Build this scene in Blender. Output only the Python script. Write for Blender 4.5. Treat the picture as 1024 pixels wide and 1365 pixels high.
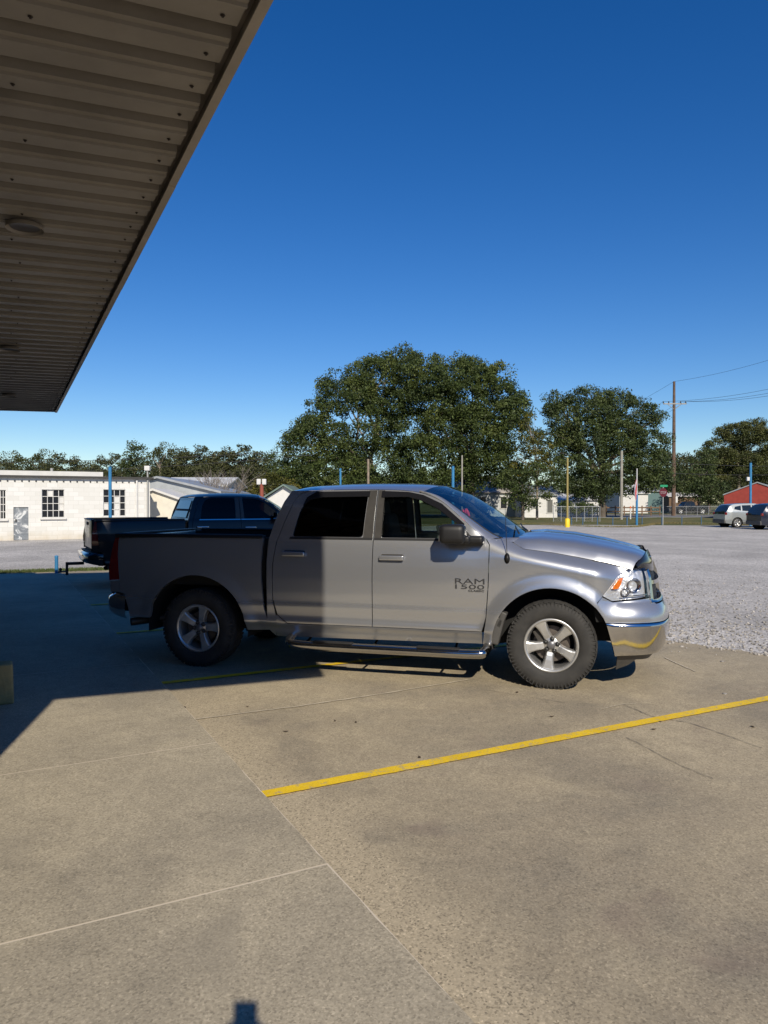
import bpy, bmesh, math, random
import numpy as np
from mathutils import Vector, Matrix
from mathutils.geometry import delaunay_2d_cdt
random.seed(7); rng = np.random.default_rng(7)
for o in list(bpy.data.objects): bpy.data.objects.remove(o)
SC = bpy.context.scene; COL = SC.collection
R = math.radians

# ------------------------------------------------------------------ camera
FP, CAMH, VH, U0, VC = 986.0, 1.70, 670.0, 512.0, 682.5
PITCH = math.atan((VC-VH)/FP)
cd = bpy.data.cameras.new('camera'); cam = bpy.data.objects.new('camera', cd); COL.objects.link(cam)
cam.location = (0, 0, CAMH); cam.rotation_euler = (math.pi/2-PITCH, 0, 0)
cd.sensor_fit = 'VERTICAL'; cd.sensor_height = 36; cd.sensor_width = 27; cd.lens = 36*FP/1365
cd.clip_start = 0.02; cd.clip_end = 6000
SC.camera = cam
# ------------------------------------------------------------------ light
SUN_EL = R(34.2); SDX, SDY = -0.185, 0.983          # horizontal travel direction of the light
world = bpy.data.worlds.new('World'); SC.world = world; world.use_nodes = True
nt = world.node_tree; nt.nodes.clear()
sky = nt.nodes.new('ShaderNodeTexSky'); sky.sky_type = 'NISHITA'; sky.sun_disc = False
sky.sun_elevation = SUN_EL; sky.sun_rotation = math.atan2(-SDX, -SDY)
sky.air_density = 1.0; sky.dust_density = 0.0; sky.ozone_density = 4.5; sky.altitude = 0
hsv = nt.nodes.new('ShaderNodeHueSaturation'); hsv.inputs['Hue'].default_value = .511; hsv.inputs['Saturation'].default_value = 1.31; hsv.inputs['Value'].default_value = 1.24
bg = nt.nodes.new('ShaderNodeBackground'); bg.inputs[1].default_value = 0.085
wo = nt.nodes.new('ShaderNodeOutputWorld')
nt.links.new(sky.outputs[0], hsv.inputs['Color']); nt.links.new(hsv.outputs[0], bg.inputs[0]); nt.links.new(bg.outputs[0], wo.inputs[0])
sl = bpy.data.lights.new('sun', 'SUN'); sl.energy = 5.0; sl.angle = R(0.53); sl.color = (1.0, 0.91, 0.76)
so = bpy.data.objects.new('sun', sl); COL.objects.link(so)
ld = Vector((SDX*math.cos(SUN_EL), SDY*math.cos(SUN_EL), -math.sin(SUN_EL))).normalized()
so.rotation_euler = ld.to_track_quat('-Z', 'Y').to_euler(); so.location = (5, -20, 20)
SC.view_settings.view_transform = 'Standard'; SC.view_settings.look = 'None'
SC.view_settings.exposure = -0.02; SC.view_settings.gamma = 1
SC.render.resolution_x = 768; SC.render.resolution_y = 1024

# ------------------------------------------------------------------ helpers
def ray(u, v):
    x = (u-U0)/FP; z = -(v-VC)/FP; c, s = math.cos(PITCH), math.sin(PITCH)
    return (x, c+z*s, -s+z*c)
def at(u, v, d):
    r = ray(u, v); k = d/r[1]; return Vector((r[0]*k, d, CAMH+r[2]*k))
def gnd(u, v, z=0):
    r = ray(u, v); k = (z-CAMH)/r[2]; return Vector((r[0]*k, r[1]*k, z))
def tag(o, label=None, cat=None, group=None, kind=None):
    if label: o['label'] = label
    if cat: o['category'] = cat
    if group: o['group'] = group
    if kind: o['kind'] = kind
    return o
def empty(name, loc=(0, 0, 0), rz=0, label=None, cat=None, group=None):
    o = bpy.data.objects.new(name, None); COL.objects.link(o); o.location = loc; o.rotation_euler = (0, 0, rz)
    o.empty_display_size = 0.2
    return tag(o, label, cat, group)
def copy_tree(o, parent=None):
    c = o.copy(); COL.objects.link(c)
    if parent is not None: c.parent = parent
    for ch in list(o.children): copy_tree(ch, c)
    return c
class MB:
    def __init__(s): s.v = []; s.f = []; s.n = []; s.sm = []
    def add(s, vs, fs, smooth=False, normals=None):
        b = len(s.v); s.v += [tuple(x) for x in vs]
        for f in fs:
            s.f.append(tuple(i+b for i in f)); s.sm.append(smooth)
            s.n.append([tuple(normals[i]) for i in f] if normals is not None else None)
        return s
    def box(s, c, d, rz=0, rx=0, ry=0, bev=0.0, taper=1.0):
        hx, hy, hz = d[0]/2, d[1]/2, d[2]/2
        M = Matrix.Translation(c) @ Matrix.Rotation(rz, 4, 'Z') @ Matrix.Rotation(ry, 4, 'Y') @ Matrix.Rotation(rx, 4, 'X')
        if bev <= 0:
            vs = [(-hx, -hy, -hz), (hx, -hy, -hz), (hx, hy, -hz), (-hx, hy, -hz)] + [(x*taper, y*taper, hz) for x, y in ((-hx, -hy), (hx, -hy), (hx, hy), (-hx, hy))]
            return s.add([M @ Vector(p) for p in vs], [(3, 2, 1, 0), (4, 5, 6, 7), (0, 1, 5, 4), (1, 2, 6, 5), (2, 3, 7, 6), (3, 0, 4, 7)])
        bm = bmesh.new(); bmesh.ops.create_cube(bm, size=1)
        for v in bm.verts:
            k = taper if v.co.z > 0 else 1
            v.co = Vector((v.co.x*d[0]*k, v.co.y*d[1]*k, v.co.z*d[2]))
        bmesh.ops.bevel(bm, geom=bm.edges[:], offset=bev, segments=3, profile=0.6, affect='EDGES')
        bm.verts.index_update(); bm.normal_update()
        s.add([M @ v.co for v in bm.verts], [[v.index for v in f.verts] for f in bm.faces], True); bm.free(); return s
    def tube(s, pts, r, n=10, caps=True, smooth=True):
        pts = [Vector(p) for p in pts]; rs = r if hasattr(r, '__len__') else [r]*len(pts)
        vs = []; up = None
        for i, p in enumerate(pts):
            t = (pts[min(i+1, len(pts)-1)]-pts[max(i-1, 0)]).normalized()
            if up is None: up = Vector((0, 0, 1)) if abs(t.z) < .9 else Vector((1, 0, 0))
            a = t.cross(up).normalized(); b = a.cross(t).normalized(); up = b
            for k in range(n):
                th = 2*math.pi*k/n; vs.append(p+(a*math.cos(th)+b*math.sin(th))*rs[i])
        fs = [(i*n+k, i*n+(k+1) % n, (i+1)*n+(k+1) % n, (i+1)*n+k) for i in range(len(pts)-1) for k in range(n)]
        s.add(vs, [f[::-1] for f in fs], smooth)
        if caps:
            s.add(vs[:n], [tuple(range(n))]); s.add(vs[-n:], [tuple(range(n))[::-1]])
        return s
    def lathe(s, prof, n=48, M=None, smooth=True, flip=False):
        # prof: (radius, axial); axis = local Y
        M = M or Matrix()
        vs = [M @ Vector((r*math.cos(2*math.pi*k/n), a, r*math.sin(2*math.pi*k/n))) for r, a in prof for k in range(n)]
        fs = [(i*n+k, i*n+(k+1) % n, (i+1)*n+(k+1) % n, (i+1)*n+k) for i in range(len(prof)-1) for k in range(n)]
        if flip: fs = [f[::-1] for f in fs]
        return s.add(vs, fs, smooth)
    def grid(s, P, nu, nv, smooth=True, flip=False, closed=False):
        vs = [P(i/(nu-1), j/(nv-1)) for i in range(nu) for j in range(nv)]
        fs = [(i*nv+j, (i+1)*nv+j, (i+1)*nv+j+1, i*nv+j+1) for i in range(nu-1) for j in range(nv-1)]
        if flip: fs = [f[::-1] for f in fs]
        return s.add(vs, fs, smooth)
    def prism(s, poly, y0, y1, M=None):      # poly in (x,z) extruded along y
        M = M or Matrix(); n = len(poly)
        vs = [M @ Vector((x, y0, z)) for x, z in poly]+[M @ Vector((x, y1, z)) for x, z in poly]
        fs = [tuple(range(n)), tuple(range(2*n-1, n-1, -1))]+[(i, n+i, n+(i+1) % n, (i+1) % n) for i in range(n)]
        return s.add(vs, fs)
    def build(s, name, mat, parent=None, loc=None, auto=None, solid=0, bevel=0, sub=0):
        me = bpy.data.meshes.new(name); me.from_pydata(s.v, [], s.f); me.validate(clean_customdata=False)
        if len(me.polygons) == len(s.sm): me.polygons.foreach_set('use_smooth', s.sm)
        if any(n is not None for n in s.n) and len(me.polygons) == len(s.f):
            cn = []
            for p, n in zip(me.polygons, s.n):
                if n is None: cn += [tuple(p.normal)]*len(p.vertices)
                else: cn += n
            me.normals_split_custom_set(cn)
        elif auto is not None:
            me.set_sharp_from_angle(angle=R(auto))
        for m in (mat if isinstance(mat, (list, tuple)) else [mat]): me.materials.append(m)
        o = bpy.data.objects.new(name, me); COL.objects.link(o)
        if parent is not None: o.parent = parent
        if loc is not None: o.location = loc
        if bevel:
            b = o.modifiers.new('bevel', 'BEVEL'); b.width = bevel; b.segments = 2; b.limit_method = 'ANGLE'
        return o
def text_mb(txt, M, w, h, depth=0.003):
    """lettering as real extruded geometry, fitted into w x h (x right, y up, in M's frame)"""
    cu = bpy.data.curves.new('lettering', 'FONT'); cu.body = txt; cu.extrude = 0.02; cu.resolution_u = 3
    cu.offset = 0.0
    ob = bpy.data.objects.new('lettering', cu); COL.objects.link(ob)
    dg = bpy.context.evaluated_depsgraph_get(); me = bpy.data.meshes.new_from_object(ob.evaluated_get(dg))
    co = np.array([v.co[:] for v in me.vertices]); lo = co.min(0); hi = co.max(0)
    co[:, 0] = (co[:, 0]-lo[0])/(hi[0]-lo[0])*w; co[:, 1] = (co[:, 1]-lo[1])/(hi[1]-lo[1])*h
    co[:, 2] = (co[:, 2]-lo[2])/(hi[2]-lo[2])*depth
    mb = MB(); mb.add([M @ Vector(c) for c in co], [tuple(p.vertices) for p in me.polygons])
    bpy.data.objects.remove(ob); bpy.data.curves.remove(cu); bpy.data.meshes.remove(me)
    return mb
def crom(pts, n=6):
    pts = [Vector(p) for p in pts]; out = []
    for i in range(len(pts)-1):
        a = pts[max(i-1, 0)]; b = pts[i]; c = pts[i+1]; d = pts[min(i+2, len(pts)-1)]
        for k in range(n):
            t = k/n
            out.append(0.5*((2*b)+(c-a)*t+(2*a-5*b+4*c-d)*t*t+(-a+3*b-3*c+d)*t**3))
    out.append(pts[-1]); return [tuple(p) for p in out]
def sstep(a, b, x):
    t = min(1, max(0, (x-a)/(b-a))); return t*t*(3-2*t)
def inside(p, poly):
    x, y = p; r = False; n = len(poly); j = n-1
    for i in range(n):
        xi, yi = poly[i]; xj, yj = poly[j]
        if (yi > y) != (yj > y) and x < (xj-xi)*(y-yi)/(yj-yi)+xi: r = not r
        j = i
    return r
def rounded(poly, r, n=4):
    out = []; N = len(poly)
    for i in range(N):
        p = Vector(poly[i][:2]); a = Vector(poly[i-1][:2]); b = Vector(poly[(i+1) % N][:2])
        rr = poly[i][2] if len(poly[i]) > 2 else r
        da = (a-p); db = (b-p); ra = min(rr, da.length*.45); rb = min(rr, db.length*.45)
        if rr <= 0: out.append(tuple(p)); continue
        A = p+da.normalized()*ra; B = p+db.normalized()*rb
        for k in range(n+1):
            t = k/n; q = A*(1-t)**2+p*2*t*(1-t)+B*t*t; out.append(tuple(q))
    return out
def dens(poly, st):
    out = []; N = len(poly)
    for i in range(N):
        a = poly[i]; b = poly[(i+1) % N]; L = math.dist(a, b); n = max(1, int(math.ceil(L/st)))
        if L < 1e-5: continue
        for k in range(n): out.append((a[0]+(b[0]-a[0])*k/n, a[1]+(b[1]-a[1])*k/n))
    return out
def patch(mb, poly, f, holes=(), st=0.04, lip=0.012, inward=None, side=1):
    """tessellate a 2-D outline (with holes), map it by f(a,b)->3-D, with analytic normals and a turned-in lip"""
    loops = [dens(poly, st)]+[dens(h, st) for h in holes]
    vs = []; es = []; bl = []
    for L in loops:
        b = len(vs); vs += L; n = len(L); es += [(b+i, b+(i+1) % n) for i in range(n)]; bl.append((b, n))
    arr = np.array(vs); lo = arr.min(0); hi = arr.max(0); pts = []
    for gx in np.arange(lo[0]+st*.5, hi[0], st):
        for gy in np.arange(lo[1]+st*.5, hi[1], st):
            d = np.min((arr[:, 0]-gx)**2+(arr[:, 1]-gy)**2)
            if d > (st*.45)**2 and inside((gx, gy), loops[0]) and not any(inside((gx, gy), h) for h in loops[1:]): pts.append((gx, gy))
    res = delaunay_2d_cdt([Vector(p) for p in vs+pts], es, [], 0, 1e-6)
    V = [tuple(p) for p in res[0]]; F = []
    for t in res[2]:
        c = (sum(V[i][0] for i in t)/3, sum(V[i][1] for i in t)/3)
        if inside(c, loops[0]) and not any(inside(c, h) for h in loops[1:]): F.append(tuple(t))
    e = 6e-3; P3 = []; N3 = []
    for a, b in V:
        p = Vector(f(a, b)); dx = Vector(f(a+e, b))-Vector(f(a-e, b)); dz = Vector(f(a, b+e))-Vector(f(a, b-e))
        n = dx.cross(dz).normalized()*side; P3.append(p); N3.append(n)
    if side > 0: pass
    F2 = []
    for t in F:
        fn = (P3[t[1]]-P3[t[0]]).cross(P3[t[2]]-P3[t[0]])
        F2.append(t if fn.dot(N3[t[0]]) >= 0 else t[::-1])
    mb.add(P3, F2, True, N3)
    if lip:
        idx = {}
        for i, o in enumerate(res[3]):
            for k in o: idx[k] = i
        for b, n in bl:
            ring = [idx.get(b+i, None) for i in range(n)]; ring = [i for i in ring if i is not None]; m = len(ring)
            A = [P3[i] for i in ring]; B = [P3[i]-N3[i]*lip for i in ring]
            mb.add(A+B, [(i, (i+1) % m, m+(i+1) % m, m+i) for i in range(m)])
    return mb

# ------------------------------------------------------------------ materials
MATS = {}
def mat(name, col=(.5, .5, .5), rough=.5, metal=0, coat=0, spec=.5, bump=0, bscale=30, var=0, vscale=3, emit=0, trans=0, ior=1.45, coatr=.05, alpha=1, bdist=.01, col2=None, aniso=0):
    if name in MATS: return MATS[name]
    m = bpy.data.materials.new(name); m.use_nodes = True; n = m.node_tree; b = n.nodes['Principled BSDF']
    b.inputs['Base Color'].default_value = (*col, 1); b.inputs['Roughness'].default_value = rough
    b.inputs['Metallic'].default_value = metal; b.inputs['Coat Weight'].default_value = coat
    b.inputs['Coat Roughness'].default_value = coatr; b.inputs['Specular IOR Level'].default_value = spec
    b.inputs['Transmission Weight'].default_value = trans; b.inputs['IOR'].default_value = ior
    if var or col2:
        tc = n.nodes.new('ShaderNodeTexCoord'); nz = n.nodes.new('ShaderNodeTexNoise'); nz.inputs['Scale'].default_value = vscale
        nz.inputs['Detail'].default_value = 6; nz.inputs['Roughness'].default_value = .62
        n.links.new(tc.outputs['Object'], nz.inputs['Vector'])
        rp = n.nodes.new('ShaderNodeValToRGB'); rp.color_ramp.elements[0].position = .32; rp.color_ramp.elements[1].position = .68
        c2 = col2 or tuple(min(1, c*(1+var)) for c in col); c1 = col if col2 else tuple(c*(1-var) for c in col)
        rp.color_ramp.elements[0].color = (*c1, 1); rp.color_ramp.elements[1].color = (*c2, 1)
        n.links.new(nz.outputs[0], rp.inputs[0]); n.links.new(rp.outputs[0], b.inputs['Base Color'])
    if bump:
        tc = n.nodes.new('ShaderNodeTexCoord'); nz = n.nodes.new('ShaderNodeTexNoise'); nz.inputs['Scale'].default_value = bscale
        nz.inputs['Detail'].default_value = 5
        n.links.new(tc.outputs['Object'], nz.inputs['Vector']); bp = n.nodes.new('ShaderNodeBump')
        bp.inputs['Strength'].default_value = bump; bp.inputs['Distance'].default_value = bdist
        n.links.new(nz.outputs[0], bp.inputs['Height']); n.links.new(bp.outputs[0], b.inputs['Normal'])
    MATS[name] = m; return m
class NG:
    """tiny node-graph helper"""
    def __init__(s, name):
        s.m = bpy.data.materials.new(name); s.m.use_nodes = True; s.n = s.m.node_tree; s.b = s.n.nodes['Principled BSDF']
        s.tc = s.n.nodes.new('ShaderNodeTexCoord').outputs['Object']
    def l(s, a, b): s.n.links.new(a, b)
    def noise(s, sc, det=4, ro=.55, vec=None, dist=0):
        x = s.n.nodes.new('ShaderNodeTexNoise'); x.inputs['Scale'].default_value = sc; x.inputs['Detail'].default_value = det
        x.inputs['Roughness'].default_value = ro; x.inputs['Distortion'].default_value = dist; s.l(vec or s.tc, x.inputs['Vector']); return x.outputs[0]
    def voro(s, sc, feat='F1', out='Distance', vec=None):
        x = s.n.nodes.new('ShaderNodeTexVoronoi'); x.feature = feat; x.inputs['Scale'].default_value = sc; s.l(vec or s.tc, x.inputs['Vector']); return x.outputs[out]
    def ramp(s, f, stops):
        x = s.n.nodes.new('ShaderNodeValToRGB'); e = x.color_ramp.elements
        while len(e) < len(stops): e.new(.5)
        for k, (p, c) in enumerate(stops):
            e[k].position = p; e[k].color = (*c, 1) if not isinstance(c, (int, float)) else (c, c, c, 1)
        s.l(f, x.inputs[0]); return x.outputs[0]
    def mix(s, f, a, b, mode='MIX'):
        x = s.n.nodes.new('ShaderNodeMix'); x.data_type = 'RGBA'; x.blend_type = mode
        for inp, v in ((x.inputs['Factor'], f), (x.inputs['A'], a), (x.inputs['B'], b)):
            if isinstance(v, (int, float)): inp.default_value = v if inp.name == 'Factor' else (v, v, v, 1)
            elif isinstance(v, tuple): inp.default_value = (*v, 1)
            else: s.l(v, inp)
        return x.outputs['Result']
    def math(s, op, a, b=None, c=None):
        x = s.n.nodes.new('ShaderNodeMath'); x.operation = op
        for i, v in enumerate((a, b, c)):
            if v is None: continue
            if isinstance(v, (int, float)): x.inputs[i].default_value = v
            else: s.l(v, x.inputs[i])
        return x.outputs[0]
    def bump(s, h, st, dist):
        x = s.n.nodes.new('ShaderNodeBump'); x.inputs['Strength'].default_value = st; x.inputs['Distance'].default_value = dist
        s.l(h, x.inputs['Height']); s.l(x.outputs[0], s.b.inputs['Normal']); return x
    def done(s, name, rough=.9, spec=.3):
        s.b.inputs['Roughness'].default_value = rough; s.b.inputs['Specular IOR Level'].default_value = spec; MATS[name] = s.m; return s.m
def concrete(name, base, light, dark, spk=1.0, stain=None, seam=False):
    g = NG(name); big = g.noise(.62, 6, .62, dist=.5); mid = g.noise(3.2, 6, .65); fine = g.noise(70, 4, .75); grit = g.voro(125, out='Color')
    c = g.mix(g.ramp(big, [(.39, 0.), (.61, 1.)]), dark, light)
    c = g.mix(g.ramp(mid, [(.40, 0.), (.60, .45)]), c, base)
    bw = g.n.nodes.new('ShaderNodeRGBToBW'); g.l(grit, bw.inputs[0])
    sp = g.ramp(bw.outputs[0], [(.12, 1-.34*spk), (.35, 1-.08*spk), (.7, 1+.0*spk), (.95, 1+.28*spk)])
    c = g.mix(1., c, sp, 'MULTIPLY')
    c = g.mix(1., c, g.ramp(fine, [(.3, 1-.22*spk), (.7, 1+.2*spk)]), 'MULTIPLY')
    if stain:
        st = g.noise(1.1, 3, .5, dist=1.2); c = g.mix(g.ramp(st, [(.62, 0.), (.74, .45)]), c, stain)
    wisp = g.noise(5.5, 8, .75, dist=.8); c = g.mix(1., c, g.ramp(wisp, [(.35, .9), (.52, 1.), (.68, 1.1)]), 'MULTIPLY')
    if seam:      # worn sandy band of bare aggregate along the kerb seam, widest near the walkway end
        sx = g.n.nodes.new('ShaderNodeSeparateXYZ'); g.l(g.tc, sx.inputs[0])
        dd = g.math('ADD', g.math('MULTIPLY', g.math('ADD', sx.outputs[0], 1.817), .886), g.math('MULTIPLY', g.math('SUBTRACT', sx.outputs[1], 6.377), .464))
        dd = g.math('ADD', dd, g.math('MULTIPLY', g.math('SUBTRACT', g.noise(2.1, 6, .7), .5), .75))
        al = g.math('ADD', g.math('MULTIPLY', g.math('ADD', sx.outputs[0], 1.817), -.464), g.math('MULTIPLY', g.math('SUBTRACT', sx.outputs[1], 6.377), .886))
        near = g.ramp(g.math('MULTIPLY_ADD', al, -.1, .5), [(.25, .15), (.75, 1.)])
        fac = g.math('MULTIPLY', g.ramp(dd, [(.0, 1.), (.22, .8), (.42, 0.)]), near)
        wc = g.mix(1., (.50, .415, .28), g.ramp(bw.outputs[0], [(.1, .42), (.35, .85), (.8, 1.0), (.95, 1.35)]), 'MULTIPLY')
        c = g.mix(fac, c, wc)
    g.l(c, g.b.inputs['Base Color'])
    g.bump(g.math('ADD', g.math('MULTIPLY', fine, .7), g.math('MULTIPLY', mid, .6)), .35*spk, .004)
    return g.done(name, .88, .35)
M_LOT = concrete('lot_concrete', (.37, .305, .208), (.45, .375, .25), (.285, .243, .175), .95, (.21, .155, .125), True)
M_WALK = concrete('walk_concrete', (.40, .345, .25), (.455, .392, .28), (.33, .287, .212), .95, (.28, .245, .185))
def gravel():
    g = NG('gravel'); v = g.voro(38, out='Color'); v2 = g.voro(38); bw = g.n.nodes.new('ShaderNodeRGBToBW'); g.l(v, bw.inputs[0])
    c = g.ramp(bw.outputs[0], [(.1, (.28, .262, .24)), (.4, (.48, .455, .42)), (.75, (.62, .585, .54)), (.95, (.80, .76, .70))])
    c = g.mix(1., c, g.ramp(v2, [(.4, 1.), (.8, .72)]), 'MULTIPLY')
    big = g.noise(.35, 6, .65, dist=.6); c = g.mix(1., c, g.ramp(big, [(.35, .78), (.65, 1.14)]), 'MULTIPLY'); c = g.mix(g.ramp(g.noise(.9, 6, .7), [(.58, 0.), (.72, .5)]), c, (.30, .26, .20))
    g.l(c, g.b.inputs['Base Color']); inv = g.math('SUBTRACT', 1., v2); g.bump(inv, .55, .012)
    return g.done('gravel', .92, .25)
M_GRAVEL = gravel()
def dirt():
    g = NG('dirt_grass'); a = g.noise(.25, 6, .65); b = g.noise(14, 5, .75)
    c = g.ramp(a, [(.3, (.20, .155, .09)), (.48, (.15, .14, .06)), (.62, (.09, .11, .04)), (.75, (.24, .19, .12))])
    c = g.mix(1., c, g.ramp(b, [(.3, .65), (.7, 1.3)]), 'MULTIPLY'); g.l(c, g.b.inputs['Base Color']); g.bump(b, .8, .06)
    return g.done('dirt_grass', .95, .15)
M_DIRT = dirt()
M_ROAD = mat('asphalt_road', (.17, .165, .16), .9, var=.15, vscale=2, bump=.3, bscale=60)
M_GRASS = mat('grass_green', (.10, .13, .04), .9, var=.35, vscale=20, bump=.6, bscale=80, bdist=.03)
def yellow():
    g = NG('yellow_paint'); a = g.noise(22, 8, .8); b = g.noise(3, 4, .6); vor = g.voro(110)
    c = g.ramp(b, [(.3, (.72, .47, .012)), (.7, (.86, .58, .018))])
    w = g.ramp(g.math('ADD', g.math('MULTIPLY', a, .75), g.math('MULTIPLY', g.noise(1.7, 4, .7), .3)), [(.545, 0.), (.62, .8)]); c = g.mix(w, c, (.40, .33, .20)); c = g.mix(1., c, g.ramp(vor, [(.1, .78), (.5, 1.05)]), 'MULTIPLY')
    g.l(c, g.b.inputs['Base Color']); g.bump(a, .3, .003); return g.done('yellow_paint', .7, .4)
M_YEL = yellow()
def paint(name, col, metal=.75, rough=.32, coat=1.0, dust=1.0):
    g = NG(name); fl = g.noise(900, 2, .5); d = g.noise(2.2, 6, .65); dn = g.noise(40, 5, .7)
    c = g.mix(g.ramp(fl, [(.3, 0.), (.7, 1.)]), tuple(x*.93 for x in col), tuple(x*1.07 for x in col))
    sx = g.n.nodes.new('ShaderNodeSeparateXYZ'); g.l(g.tc, sx.inputs[0])
    low = g.ramp(sx.outputs[2], [(.25, .42*dust), (.85, 0.)])           # road dust, thickest on the sills
    dm = g.math('MULTIPLY', low, g.ramp(g.math('ADD', g.math('MULTIPLY', d, .6), g.math('MULTIPLY', dn, .4)), [(.35, .15), (.65, 1.)]))
    c = g.mix(dm, c, (.19, .178, .16))
    g.l(c, g.b.inputs['Base Color']); g.b.inputs['Metallic'].default_value = metal
    g.l(g.math('ADD', rough, g.math('MULTIPLY', low, .3)), g.b.inputs['Roughness'])
    g.b.inputs['Coat Weight'].default_value = coat; g.b.inputs['Coat Roughness'].default_value = .07
    m = g.m; MATS[name] = m; return m
M_SILV = paint('silver_paint', (.47, .478, .495), .74, .26, dust=.4)
M_BLACKP = paint('black_paint', (.006, .007, .010), 0, .3, coat=.35, dust=.05)
M_BLACKP.node_tree.nodes['Principled BSDF'].inputs['Specular IOR Level'].default_value = .25
M_NAVY = paint('navy_paint', (.010, .014, .03), .2, .3, dust=.2)
M_LSILV = paint('light_silver_paint', (.46, .48, .46), .6, .35)
M_CHROME = mat('chrome', (.62, .62, .63), .10, 1, bump=.06, bscale=4, bdist=.02)
M_CHROME2 = mat('dusty_chrome', (.50, .49, .47), .13, 1, bump=.12, bscale=3.5, bdist=.02)
M_ALU = mat('wheel_alloy', (.62, .62, .61), .34, .75, coat=.3, var=.12, vscale=9)
M_ALUD = mat('wheel_barrel', (.30, .30, .30), .45, .7, var=.2, vscale=9)
M_BPLA = mat('black_plastic', (.012, .012, .013), .5, bump=.15, bscale=400, bdist=.001)
M_GPLA = mat('grey_plastic', (.075, .072, .068), .55, var=.2, vscale=8)
M_TRIM = mat('pillar_black', (.045, .042, .038), .38, var=.15, vscale=14)
M_SHINE = mat('gloss_black', (.012, .012, .014), .08, coat=.6)
M_DARK = mat('underbody_dark', (.012, .012, .012), .9)
M_RUB = mat('tyre_rubber', (.024, .0235, .023), .78, bump=.5, bscale=60, bdist=.002, col2=(.045, .043, .040), vscale=7)
M_SEAT = mat('seat_cloth', (.045, .045, .047), .9)
M_RED = mat('red_lens', (.16, .006, .006), .12, coat=.8)
M_AMB = mat('amber_lens', (.85, .20, .02), .15, coat=.8, var=.25, vscale=45)
M_WHT = mat('white_paint', (.62, .61, .58), .6, var=.07, vscale=3)
M_REDC = mat('red_cloth', (.85, .09, .12), .8, var=.2, vscale=30)
M_PINK = mat('pink_cloth', (.85, .22, .26), .8)
def glass(name, tint, fac, rough=.0):
    m = bpy.data.materials.new(name); m.use_nodes = True; n = m.node_tree; n.nodes.clear()
    o = n.nodes.new('ShaderNodeOutputMaterial'); g = n.nodes.new('ShaderNodeBsdfGlossy'); g.inputs['Roughness'].default_value = rough+.01
    t = n.nodes.new('ShaderNodeBsdfTransparent'); t.inputs[0].default_value = (*tint, 1); fr = n.nodes.new('ShaderNodeFresnel'); fr.inputs[0].default_value = 1.5
    mp = n.nodes.new('ShaderNodeMath'); mp.operation = 'MULTIPLY_ADD'; mp.inputs[1].default_value = (1-fac)*.48; mp.inputs[2].default_value = fac; mp.use_clamp = True
    mx = n.nodes.new('ShaderNodeMixShader'); n.links.new(fr.outputs[0], mp.inputs[0]); n.links.new(mp.outputs[0], mx.inputs[0])
    n.links.new(t.outputs[0], mx.inputs[1]); n.links.new(g.outputs[0], mx.inputs[2]); n.links.new(mx.outputs[0], o.inputs[0]); MATS[name] = m; return m
M_GL = glass('tinted_glass', (.42, .50, .46), .02)
M_GLW = glass('windscreen_glass', (.74, .84, .79), .0)
M_GLD = glass('privacy_glass', (.012, .012, .014), .0)
M_LENS = glass('lamp_lens', (.95, .96, .97), .10)
M_BLUE = mat('blue_pipe_paint', (.035, .19, .38), .5, var=.15, vscale=5)

# ------------------------------------------------------------------ setting: ground
SD = Vector((-.464, .886, 0)); LD = Vector((.886, .464, 0))     # along the kerb seam / along the stall lines
def sheet(name, poly, z, m, kind='structure', st=None, thick=0, kindset=True):
    mb = MB(); vs = [(x, y, z) for x, y in poly]; n = len(vs); mb.add(vs, [tuple(range(n))])
    if thick:
        mb.add([(x, y, z) for x, y in poly]+[(x, y, z-thick) for x, y in poly], [(i, n+i, n+(i+1) % n, (i+1) % n) for i in range(n)])
    o = mb.build(name, m)
    if kindset: o['kind'] = kind
    return o
sheet('ground', [(-2500, -2500), (2500, -2500), (2500, 3500), (-2500, 3500)], 0, M_DIRT)
def wobble(a, b, n, amp):
    a = Vector(a); b = Vector(b); t = (b-a).normalized(); nn = Vector((-t.y, t.x)); out = []
    for i in range(n):
        p = a+(b-a)*(i/n)+nn*(random.uniform(-amp, amp)+amp*1.2*math.sin(i*.7)); out.append((p.x, p.y))
    return out
gedge = gnd(560, 699.5); 
sheet('gravel_lot', [(-60, -30), (120, -30), (120, 50)]+wobble((75, 50.5), (4, 57), 40, .25)+wobble((4, 57), (-12, 60), 10, .2)+[(-14, 38), (-60, 29)], .004, M_GRAVEL)
GE = [(60, -30), (7.6, 3.9)]+wobble((6.4, 5.9), (-5.6, 19.1), 90, .035)+wobble((-5.6, 19.1), (-40, 5.6), 60, .03)+[(-40, -30)]
sheet('concrete_lot', GE, .008, M_LOT)
sheet('road', [(-200, 118), (-200, 108), (-8, 98), (30, 86), (300, 30), (300, 44), (40, 104), (-8, 110)], .004, M_ROAD)
# pavement slab with joints: one sheet per bay, separated by narrow light joints
S0 = Vector((-1.817, 6.377, 0))
def sp(a, b): p = S0+SD*a+LD*b; return (p.x, p.y)
def walk():
    mb = MB(); H = .026; joints = [-14, -9.2, -6.3, -3.35, -1.39, 1.5, 4.3, 7.1, 10, 12.8]
    for a, b in zip(joints[:-1], joints[1:]):
        g = .006; n = 18
        e = [(a+g+(b-a-2*g)*i/n, random.uniform(-.006, .006)) for i in range(n+1)]
        top = [sp(x, y) for x, y in e]+[sp(b-g, -9), sp(a+g, -9)]
        side = [sp(x, y+.014) for x, y in e]
        mb.add([(x, y, H) for x, y in top], [tuple(range(len(top)))[::-1]])
        mb.add([(*sp(x, y), H) for x, y in e]+[(*s, 0.004) for s in side], [(i, i+1, n+2+i, n+1+i) for i in range(n)])
    return mb.build('pavement', M_WALK)
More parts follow.
